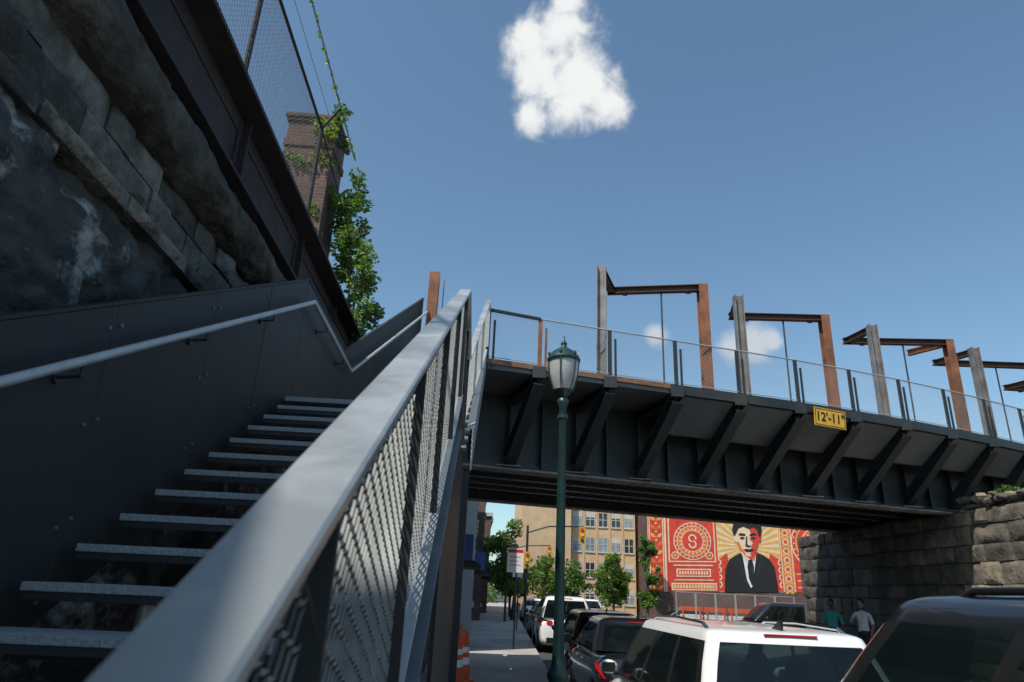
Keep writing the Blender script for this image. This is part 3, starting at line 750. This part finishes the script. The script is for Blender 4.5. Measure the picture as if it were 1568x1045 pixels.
sign(1.1+sk(36),36,1.0,.5,.6)
def signal(x,y):
    e=MB(); e.cyl((x,y,GZ),(x,y,3.6),.07,'dark',10); e.tube([(x,y,3.2),(x+1.2,y,3.6),(x+3.2,y,3.7)],.04,'dark',8)
    for xx,zz in((x,1.7),(x+3.1,3.2)):
        e.bb(xx-.17,xx+.17,y-.3,y-.08,zz-.45,zz+.45,'tl')
        for i,k in enumerate(('signr','yellow','green')): e.cyl((xx,y-.34,zz+.28-.28*i),(xx,y-.30,zz+.28-.28*i),.09,k,10)
    e.obj('traffic_light',smooth=40)
signal(3.0,40); signal(1.0+sk(56),58)

f=MB()
for i in range(6):
    a=9.6+i*.95; 
    for q in(0,.9): f.cyl((a+q,33.5,GZ),(a+q,33.5,.35),.02,'galv',6)
    for z in(GZ+.1,-.7,.33): f.cyl((a,33.5,z),(a+.9,33.5,z),.015,'galv',6)
    wires(f,(a,33.5,GZ+.1),(a+.9,33.5,GZ+.1),2.1,.13,.004,'wire')
f.obj('construction_fence')
f=MB()
for i in range(5):
    a=10.2+i*1.2
    for z in(-.4,-.75,-1.1): f.bb(a,a+1.1,35,35.04,z-.1,z+.1,'orange' if z!=-.75 else 'signw')
    f.bb(a+.1,a+.16,34.95,35.1,GZ,-.3,'orange'); f.bb(a+.95,a+1.01,34.95,35.1,GZ,-.3,'orange')
f.obj('road_barrier')

# ------------------------------------------------------------------ mural building
mu=empty('mural_building'); m=MB()
m.bb(11.15,28,45,47.5,GZ,7.6,'brick'); m.bb(11.10,28.05,44.9,47.6,7.6,7.85,'stucco'); m.obj('walls',mu)
m=MB()
def Q(x,y): return (11.3+(x-995)*.0429, .6+(905-y)*.0407+(x-1100)*.0016)
def poly(pts,k,ly):
    yy=44.99-.006*ly
    m.add([(Q(a,b)[0],yy,Q(a,b)[1]) for a,b in pts],[tuple(range(len(pts)))],k)
def rect(a,b,c,d_,k,ly): poly([(a,d_),(c,d_),(c,b),(a,b)],k,ly)
def disc(cx,cy,r_,k,ly,n=28): poly([(cx+r_*math.cos(t),cy+r_*math.sin(t)) for t in [2*math.pi*i/n for i in range(n)]],k,ly)
def arc(cx,cy,r0,r1,a0,a1,k,ly,n=14):
    T_=[math.radians(a0+(a1-a0)*i/n) for i in range(n+1)]
    for s_,t_ in zip(T_,T_[1:]): poly([(cx+r0*math.cos(s_),cy+r0*math.sin(s_)),(cx+r1*math.cos(s_),cy+r1*math.sin(s_)),(cx+r1*math.cos(t_),cy+r1*math.sin(t_)),(cx+r0*math.cos(t_),cy+r0*math.sin(t_))],k,ly)
rect(992,752,1380,906,'mcream',0)
rect(993,752,1017,906,'mred',1)
for i in range(12):
    yy=760+i*13
    for sx in(-1,1): poly([(1005,yy),(1005+sx*4,yy-6),(1005+sx*10,yy-7),(1005+sx*7,yy-1)],'myel' if i%2 else 'mor',2)
    disc(1005,yy+4,1.6,'mcream',2.2,8)
rect(994,752,995.5,906,'mcream',2.4); rect(1014.5,752,1016,906,'mcream',2.4)
rect(1020,752,1098,906,'mred',1); rect(1023,780,1095,862,'mcream',2); rect(1025,782,1093,860,'mred',3)
for rr,k in((29,'mcream'),(27.5,'mred'),(24,'mcream'),(22.8,'mor'),(17,'mcream'),(15.8,'mred')): disc(1060,830,rr,k,5+(29-rr)*.2)
for i in range(24):
    a=i*math.pi/12; disc(1060+25.8*math.cos(a),830+25.8*math.sin(a),1.1,'mcream',5.9,6)
for i in range(20):
    a=i*math.pi/10; poly([(1060+17.5*math.cos(a-.08),830+17.5*math.sin(a-.08)),(1060+22*math.cos(a),830+22*math.sin(a)),(1060+17.5*math.cos(a+.08),830+17.5*math.sin(a+.08))],'mcream',7.2)
arc(1060,826,4,6.4,100,380,'mcream',10,12); arc(1060,835,4,6.4,-80,190,'mcream',10,12)
for cx_,cy_ in((1033,790),(1085,790),(1033,852),(1085,852)):
    disc(cx_,cy_,6,'mcream',4.1,12); disc(cx_,cy_,4.5,'mred',4.2,10); disc(cx_,cy_,2.2,'myel',4.3,10)
for i in range(7):
    for sx in(-1,1): poly([(1060+sx*(6+i*3),786-i*.4),(1060+sx*(8+i*3),783),(1060+sx*(8.5+i*3),788)],'mcream',4.4)
rect(1030,866,1090,868,'mcream',4); rect(1034,872,1086,884,'mcream',4); rect(1036,874,1084,882,'mred',5)
for i in range(11): rect(1038+i*4.1,875.5,1040.6+i*4.1,880.5,'mcream',6)
rect(1030,888,1090,889.5,'mcream',4); rect(1026,893,1094,904,'mcream',4); rect(1028,895,1092,902,'mor',5)
for i in range(14): rect(1030+i*4.4,896.2,1032.6+i*4.4,900.8,'mcream',6)
rect(1026,756,1092,776,'mcream',2.2); rect(1028,758,1090,774,'mor',2.6)
for i in range(9): arc(1032+i*6.9,770,1.2,3,180,360,'mcream',3,6)
rect(1098,752,1194,906,'mcream',1.2)
cx,cy=1143,838
for i in range(30):
    a0=math.radians(i*12); a1=math.radians(i*12+6)
    pts=[(cx,cy)]
    for a in(a0,a1):
        tx=1e9
        for lim in((1099-cx)/math.cos(a) if abs(math.cos(a))>1e-6 else 1e9,(1193-cx)/math.cos(a) if abs(math.cos(a))>1e-6 else 1e9,(753-cy)/math.sin(a) if abs(math.sin(a))>1e-6 else 1e9,(905-cy)/math.sin(a) if abs(math.sin(a))>1e-6 else 1e9):
            if lim>0: tx=min(tx,lim)
        pts.append((cx+math.cos(a)*tx,cy+math.sin(a)*tx))
    poly(pts[::-1],'myel',2)
poly([(1098,858),(1112,848),(1120,905),(1098,905)],'mred',3); poly([(1194,858),(1178,848),(1170,905),(1194,905)],'mred',3)
for q in range(4):
    arc(1098,862+q*11,3,5,-80,80,'mcream',3.5,8); arc(1194,862+q*11,3,5,100,260,'mcream',3.5,8)
poly([(1105,906),(1108,872),(1115,858),(1124,852),(1135,846),(1156,846),(1168,851),(1177,857),(1184,870),(1187,906)],'blk',4)
poly([(1135,845),(1158,845),(1151,880),(1148,897),(1145,900),(1140,888)],'signw',5); poly([(1144,858),(1150,857),(1152,868),(1150,892),(1147,897),(1143,886),(1142,868)],'blk',6)
poly([(1133,846),(1140,862),(1144,858),(1138,845)],'mcream',5.5); poly([(1159,845),(1153,861),(1149,857),(1154,844)],'mor',5.5)
poly([(1118,866),(1128,853),(1132,856),(1141,898),(1136,892),(1126,868)],'dark',5.2); poly([(1172,866),(1164,853),(1160,856),(1149,898),(1155,890),(1164,870)],'dark',5.2)
poly([(1136,838),(1157,838),(1158,848),(1148,858),(1137,849)],'mred',6.5)
poly([(1127,817),(1130,809),(1138,805),(1150,804),(1159,808),(1163,816),(1163,826),(1161,836),(1156,846),(1150,852),(1145,853),(1139,850),(1132,842),(1128,832)],'mface',7)
poly([(1150,804),(1159,808),(1163,816),(1163,826),(1161,836),(1156,846),(1150,852),(1147,850),(1151,844),(1149,838),(1153,832),(1148,826),(1152,820),(1149,812)],'mred',8)
poly([(1128,832),(1132,842),(1139,850),(1141,848),(1135,840),(1131,830)],'mor',8)
poly([(1124,822),(1122,812),(1125,802),(1133,795),(1147,792),(1160,795),(1168,803),(1168,814),(1165,824),(1162,820),(1161,812),(1155,808),(1149,811),(1140,807),(1132,810),(1128,818)],'blk',9)
poly([(1123,822),(1127,821),(1128,831),(1125,830)],'mface',7.5); poly([(1163,820),(1167,821),(1165,831),(1162,831)],'mred',7.5)
poly([(1131,820),(1134,817),(1142,818),(1142,821.4),(1134,821)],'blk',9); poly([(1149,818.5),(1156,816.5),(1161,820),(1156,820.6),(1149,822)],'blk',9)
for ex in(1137,1154): poly([(ex-4.5,825),(ex,822.4),(ex+4.5,825),(ex,827)],'blk',9); disc(ex,824.8,1.2,'blk',9.5,8)
poly([(1143,822),(1145,822),(1144,834),(1147,836.5),(1149,835),(1149,837.5),(1146,839),(1141,837.5)],'blk',9)
poly([(1137,842.5),(1144,841),(1146,842),(1149,841),(1155,842.5),(1149,846),(1142,846)],'blk',9)
rect(1194,752,1214,906,'mor',1.2); rect(1195,752,1196.5,906,'mcream',2.4); rect(1211.5,752,1213,906,'mcream',2.4)
for i in range(11):
    yy=760+i*14; arc(1204,yy,3.6,5.4,0,359,'mcream',2,10); disc(1204,yy,1.8,'mred',2,8)
    for sx in(-1,1): poly([(1204,yy+7),(1204+sx*6,yy+4),(1204+sx*6,yy+9)],'myel',2.2)
rect(1214,752,1300,906,'mred',1.2)
for rr,k in((40,'mcream'),(38,'mred'),(33,'myel'),(31,'mred'),(24,'mcream'),(22.5,'mor'),(13,'mcream'),(11,'mred')): disc(1252,832,rr,k,2.5+(40-rr)*.05,30)
for i in range(24):
    a=i*math.pi/12; disc(1252+35.5*math.cos(a),832+35.5*math.sin(a),1.4,'mcream',4.6,6)
for i in range(16):
    a=i*math.pi/8; poly([(1252+13*math.cos(a-.12),832+13*math.sin(a-.12)),(1252+22*math.cos(a),832+22*math.sin(a)),(1252+13*math.cos(a+.12),832+13*math.sin(a+.12))],'mcream',4.8)
for i in range(3): rect(1217,756+i*12,1297,757.5+i*12,'mcream',1.8); 
for i in range(12): disc(1221+i*6.5,763+12*(i%2),2,'myel',1.9,8)
for i in range(3): rect(1217,878+i*10,1297,879.5+i*10,'mcream',1.8)
rect(1300,752,1380,906,'myel',1.2)
m.obj('mural',mu)
# ------------------------------------------------------------------ other buildings
def building(name,x0,x1,y0,y1,z1,k,nx,nz_,win='win',front=True,side=None,ww=.6,wh=.6,cor='stucco'):
    e=empty(name); m=MB(); m.bb(x0,x1,y0,y1,GZ,z1,k); m.bb(x0-.15,x1+.15,y0-.15,y1+.15,z1,z1+.3,cor); m.obj('walls',e)
    m=MB(); z0=GZ+.5
    fh=(z1-z0)/nz_
    if front:
        fw=(x1-x0)/nx
        for i in range(nx):
            for j in range(nz_):
                cx_=x0+fw*(i+.5); cz=z0+fh*(j+.5); a=fw*ww/2;b=fh*wh/2
                m.bb(cx_-a,cx_+a,y0-.01,y0+.1,cz-b,cz+b,random.choice((win,win,'win')))
                m.bb(cx_-a-.08,cx_+a+.08,y0-.10,y0-.012,cz-b-.14,cz-b,'frame'); m.bb(cx_-.035,cx_+.035,y0-.04,y0-.012,cz-b,cz+b,'frame'); m.bb(cx_-a,cx_+a,y0-.045,y0-.013,cz-.03,cz+.03,'frame')
                m.bb(cx_-a-.06,cx_-a,y0-.05,y0-.012,cz-b,cz+b,'frame'); m.bb(cx_+a,cx_+a+.06,y0-.05,y0-.012,cz-b,cz+b,'frame')
                if random.random()<.4: m.bb(cx_-a,cx_+a,y0-.03,y0-.014,cz+b*.3,cz+b,'stucco')
            m.bb(x0+fw*i-.12,x0+fw*i+.12,y0-.08,y0-.003,GZ,z1,k)
    if side:
        n=side; fw=(y1-y0)/n
        for i in range(n):
            for j in range(nz_):
                cy_=y0+fw*(i+.5); cz=z0+fh*(j+.5); a=fw*.25;b=fh*wh/2
                m.bb(x1-.1,x1+.012,cy_-a,cy_+a,cz-b,cz+b,win); m.bb(x1+.014,x1+.10,cy_-a-.08,cy_+a+.08,cz-b-.14,cz-b,'frame'); m.bb(x1+.014,x1+.05,cy_-a-.08,cy_+a+.08,cz+b,cz+b+.12,'frame')
                m.bb(x1+.013,x1+.04,cy_-a,cy_+a,cz-.03,cz+.03,'frame')
        m.bb(x1+.02,x1+.5,y0+1,y0+1.06,.9,1.7,'blue'); m.prism([(x1+.02,y0+2,1.2),(x1+.8,y0+2,.8),(x1+.8,y0+2,.7),(x1+.02,y0+2,.7)],(0,2.5,0),'dark')
        m.bb(x1+.011,x1+.2,y0,y1,z1-.35,z1-.15,'frame')
    m.obj('windows',e)
building('apartment_building',10.4,17.5,76,92,17,'tan',5,7,'winl',ww=.66,wh=.55,cor='tan')
building('tan_building',5.0,10.3,75,90,13,'tan',3,9,'tan',front=False)
building('brick_rowhouse',-12,-1.25+sk(26),22,32,7,'olive',1,3,'win',front=False,side=4)
building('brick_rowhouse',-12,-1.2+sk(38),33,44,6.2,'stucco',1,2,'win',front=False,side=4)
building('brick_rowhouse',-12,-1.2+sk(50),45,58,7,'brn',1,3,'win',front=False,side=5)
building('brick_rowhouse',-12,-1.2+sk(66),60,85,6,'brick',1,3,'win',front=False,side=8)
building('distant_building',-4,3.2,120,140,4,'brn',6,2)
building('distant_building',18,60,70,95,12,'tan',12,4)

tree('street_tree',2.15,45,SW,2.3,1.85,2.5,n=4800,size=.12)
tree('street_tree',2.9,54,SW,1.4,1.5,1.7,n=2200,size=.13)
tree('street_tree',4.4,60,SW,1.2,1.7,1.7,n=2200,size=.13)
tree('street_tree',6.4,64,GZ,.9,2.0,2.0,n=2200,size=.15)
tree('street_tree',8.6,60,GZ,1.0,1.9,2.0,n=2200,size=.15)
tree('street_tree',10.1,51,GZ,1.2,1.4,1.9,n=3200,size=.12)
tree('street_tree',10.7,43.5,GZ,1.6,1.05,2.5,n=3600,size=.11)
tree('street_tree',12.3,62,GZ,1.2,2,2,n=2200,size=.15)
tree('street_tree',7.4,68,GZ,1.4,2,2.2,n=2200,size=.15)
bg=MB(); cl=[((-10+i*2.2+random.random(),110+random.random()*6,GZ+1.5+random.random()*2),(2.2,1.5,2.)) for i in range(24)]
leaves(bg,cl,5000,.35); bg.obj('distant_trees')

# ------------------------------------------------------------------ people
def person(name,x,y,rz,shirt,skin,h=1.78,armup=False,z0=SW):
    e=empty(name,(x,y,z0),rz)
    sc=h/1.78
    V0={'pel':(0,0,.96,.15,.11),'wai':(0,0,1.10,.135,.095),'che':(0,.0,1.30,.165,.11),'nb':(0,-.01,1.47,.075,.065),'nk':(0,.0,1.54,.055,.055),
        'hl':(-.09,0,.90,.095,.095),'kl':(-.11,.03,.50,.062,.065),'al':(-.12,-.02,.09,.042,.045),'tl':(-.14,.17,.04,.04,.03),
        'hr':(.09,0,.90,.095,.095),'kr':(.12,.05,.50,.062,.065),'ar':(.13,.02,.09,.042,.045),'tr':(.15,.21,.04,.04,.03),
        'sl':(-.19,0,1.42,.062,.06),'el':(-.26,-.03,1.13,.044,.044),'wl':(-.24,.10,.90,.028,.024),'pl':(-.235,.13,.83,.036,.02),
        'sr':(.19,0,1.42,.062,.06),'er':(.26,-.02,1.13,.044,.044),'wr':(.22,.14,.92,.028,.024),'pr':(.21,.18,.86,.036,.02)}
    if armup: V0['er']=(.30,.06,1.16,.044,.044); V0['wr']=(.16,.26,1.22,.028,.024); V0['pr']=(.11,.29,1.27,.036,.02)
    E=[('pel','wai'),('wai','che'),('che','nb'),('nb','nk'),('pel','hl'),('hl','kl'),('kl','al'),('al','tl'),('pel','hr'),('hr','kr'),('kr','ar'),('ar','tr'),('che','sl'),('sl','el'),('el','wl'),('wl','pl'),('che','sr'),('sr','er'),('er','wr'),('wr','pr')]
    ks=list(V0); me=bpy.data.meshes.new('b'); me.from_pydata([V(V0[k][:3])*sc for k in ks],[(ks.index(a),ks.index(b)) for a,b in E],[])
    o=bpy.data.objects.new('b',me); scene.collection.objects.link(o)
    sm=o.modifiers.new('k','SKIN'); 
    for i,k in enumerate(ks): me.skin_vertices[0].data[i].radius=(V0[k][3]*sc,V0[k][4]*sc); me.skin_vertices[0].data[i].use_root=(k=='pel')
    s2=o.modifiers.new('s','SUBSURF'); s2.levels=2
    bpy.context.view_layer.update()
    bm=bpy.data.meshes.new_from_object(o.evaluated_get(bpy.context.evaluated_depsgraph_get())); bpy.data.objects.remove(o)
    bm.materials.clear()
    for k in(shirt,'jean',skin,'black'): bm.materials.append(M[k])
    for p_ in bm.polygons:
        c=p_.center/sc; p_.use_smooth=True
        if c.z<.12: i=3
        elif abs(c.x)<.2 and c.z<.97: i=1
        elif c.z>1.49: i=2
        elif abs(c.x)>.205 and c.z<1.16 or (abs(c.x)>.08 and c.y>.11 and c.z>.8): i=2
        else: i=0
        p_.material_index=i
    b=bpy.data.objects.new('body',bm); scene.collection.objects.link(b); b.parent=e
    m=MB(); hc=V((0,.01,1.665))*sc
    m.ball(hc,(.077*sc,.095*sc,.115*sc),skin,16,12); m.ball(hc+V((0,-.018,.03))*sc,(.084*sc,.095*sc,.10*sc),'hair',16,10)
    m.ball(hc+V((0,.10,-.015))*sc,(.013,.02,.02),skin,8,6)
    for s_ in(-1,1): m.ball(hc+V((s_*.078,.0,-.01))*sc,(.012,.02,.03),skin,8,6); m.ball(hc+V((s_*.03,.086,.015))*sc,(.012,.008,.008),'hair',8,6)
    m.ball(hc+V((0,.09,-.055))*sc,(.024,.008,.007),skin,8,5); m.ball(hc+V((0,.06,-.095))*sc,(.03,.03,.02),skin,8,6)
    for pk,wk in(('pl','wl'),('pr','wr')):
        P=V(V0[pk][:3]);W_=V(V0[wk][:3]); d_=(P-W_).normalized(); sd=d_.cross(V((0,0,1)) if abs(d_.z)<.8 else V((1,0,0))).normalized(); cu_=sd.cross(d_)*.25
        for i,l in enumerate((.062,.075,.08,.07)):
            b0=P+sd*((i-1.5)*.019); m1=b0+d_*l*.55; m2=m1+(d_+cu_*1.6).normalized()*l*.5
            m.cyl(b0*sc,m1*sc,.009,skin,6,.008); m.cyl(m1*sc,m2*sc,.008,skin,6,.006)
        t0=W_+(P-W_)*.6+sd*.03; m.cyl(t0*sc,(t0+d_*.035+sd*.03)*sc,.01,skin,6,.008)
    m.obj('head_and_hands',e,smooth=60)
def rampz(x,y):
    x0=9.9+sk(y)*.3; return SW+RS*(x-x0)/(13-x0)
person('pedestrian',10.55,20.8,2.6,'teal','skin1',1.9,z0=rampz(10.5,20.8))
person('pedestrian',11.25,20.4,2.2,'shirtw','skin2',1.84,True,z0=rampz(11.2,20.4))

# ------------------------------------------------------------------ sky, sun
sun_v=V((-.40,-.40,.83)).normalized(); el=math.asin(sun_v.z); rot=math.atan2(sun_v.x,sun_v.y)
W=bpy.data.worlds.new('World'); scene.world=W; W.use_nodes=True; t=W.node_tree; N=t.nodes; L=t.links
bgN=N['Background']; sky=N.new('ShaderNodeTexSky'); sky.sky_type='NISHITA'; sky.sun_disc=False; sky.sun_elevation=el; sky.sun_rotation=rot; sky.air_density=1.; sky.dust_density=1.; sky.ozone_density=1.
hs=N.new('ShaderNodeVectorMath'); hs.operation='MULTIPLY'; hs.inputs[1].default_value=(1.02,1.19,1.17); L.new(sky.outputs[0],hs.inputs[0])
tc=N.new('ShaderNodeTexCoord')
def math_(op,a,b=None,c=None):
    n=N.new('ShaderNodeMath'); n.operation=op
    for i,q in enumerate((a,b,c)):
        if q is None: continue
        if isinstance(q,(int,float)): n.inputs[i].default_value=q
        else: L.new(q,n.inputs[i])
    return n.outputs[0]
C=V((.079,.733,.675)).normalized(); Rr=C.cross(V((0,0,1))).normalized(); U=Rr.cross(C)
ns=N.new('ShaderNodeTexNoise'); ns.inputs['Scale'].default_value=24; ns.inputs['Detail'].default_value=7; ns.inputs['Roughness'].default_value=.6; ns.inputs['Distortion'].default_value=.3; L.new(tc.outputs['Generated'],ns.inputs[0])
def cloud(C,Rr,U,blobs,amp):
    cur=None
    for dx,dy,r_ in blobs:
        q=(C+Rr*(dx/1122)+U*(dy/1122)).normalized()
        vd=N.new('ShaderNodeVectorMath'); vd.operation='DISTANCE'; L.new(tc.outputs['Generated'],vd.inputs[0]); vd.inputs[1].default_value=q
        v=math_('SUBTRACT',1,math_('DIVIDE',vd.outputs['Value'],r_/1122))
        cur=v if cur is None else math_('SMOOTH_MAX',cur,v,.25)
    return math_('ADD',cur,math_('MULTIPLY',math_('SUBTRACT',ns.outputs['Fac'],.5),amp))
d1=cloud(C,Rr,U,[(5,88,36),(-50,38,44),(-5,45,66),(10,-5,82),(-25,-20,66),(40,-25,66),(70,-52,46),(10,-58,56),(-45,-75,40),(-28,0,62)],1.45)
C2=V((.372,.865,.336)).normalized(); R2=C2.cross(V((0,0,1))).normalized(); U2=R2.cross(C2)
d2=cloud(C2,R2,U2,[(0,0,42),(-34,-3,36),(26,2,26),(-150,28,30)],1.3)
def sstep(x,a,b):
    n=N.new('ShaderNodeMapRange'); n.interpolation_type='SMOOTHSTEP'; n.inputs[1].default_value=a; n.inputs[2].default_value=b; L.new(x,n.inputs[0]); return n.outputs[0]
al=math_('MAXIMUM',sstep(d1,.0,.66),math_('MULTIPLY',sstep(d2,.1,.8),.85))
n2=N.new('ShaderNodeTexNoise'); n2.inputs['Scale'].default_value=14; n2.inputs['Detail'].default_value=3; L.new(tc.outputs['Generated'],n2.inputs[0])
cc=N.new('ShaderNodeMix'); cc.data_type='RGBA'; cc.inputs['A'].default_value=(4.9,5.2,5.5,1); cc.inputs['B'].default_value=(6.9,7.0,7.0,1); L.new(sstep(math_('ADD',d1,math_('MULTIPLY',n2.outputs['Fac'],.8)),.45,1.25),cc.inputs['Factor'])
mx=N.new('ShaderNodeMix'); mx.data_type='RGBA'; L.new(al,mx.inputs['Factor']); L.new(hs.outputs[0],mx.inputs['A']); L.new(cc.outputs['Result'],mx.inputs['B'])
L.new(mx.outputs['Result'],bgN.inputs[0]); bgN.inputs[1].default_value=.13
W.cycles.sampling_method='MANUAL'; W.cycles.sample_map_resolution=256
sl=bpy.data.lights.new('sun','SUN'); sl.energy=4.9; sl.angle=math.radians(.53); sl.color=(1,.94,.85)
so=bpy.data.objects.new('sun',sl); scene.collection.objects.link(so); so.rotation_euler=sun_v.to_track_quat('Z','Y').to_euler()
scene.view_settings.view_transform='Standard'; scene.view_settings.look='None'; scene.view_settings.exposure=0
# ------------------------------------------------------------------ camera
cd=bpy.data.cameras.new('camera'); cam=bpy.data.objects.new('camera',cd); scene.collection.objects.link(cam)
Rm=Matrix(((.9975,-.0602,-.0375),(-.0560,-.3443,-.9372),(.0435,.9369,-.3468)))
cam.matrix_world=Rm.to_4x4(); cam.location=(0,0,0)
cd.sensor_width=36; cd.sensor_fit='HORIZONTAL'; cd.lens=36*1037/1568; cd.clip_start=.05; cd.clip_end=3000
cd.dof.use_dof=True; cd.dof.focus_distance=11; cd.dof.aperture_fstop=4
scene.camera=cam
for o in scene.objects:
    if o.parent is None: o.location.z-=GZ
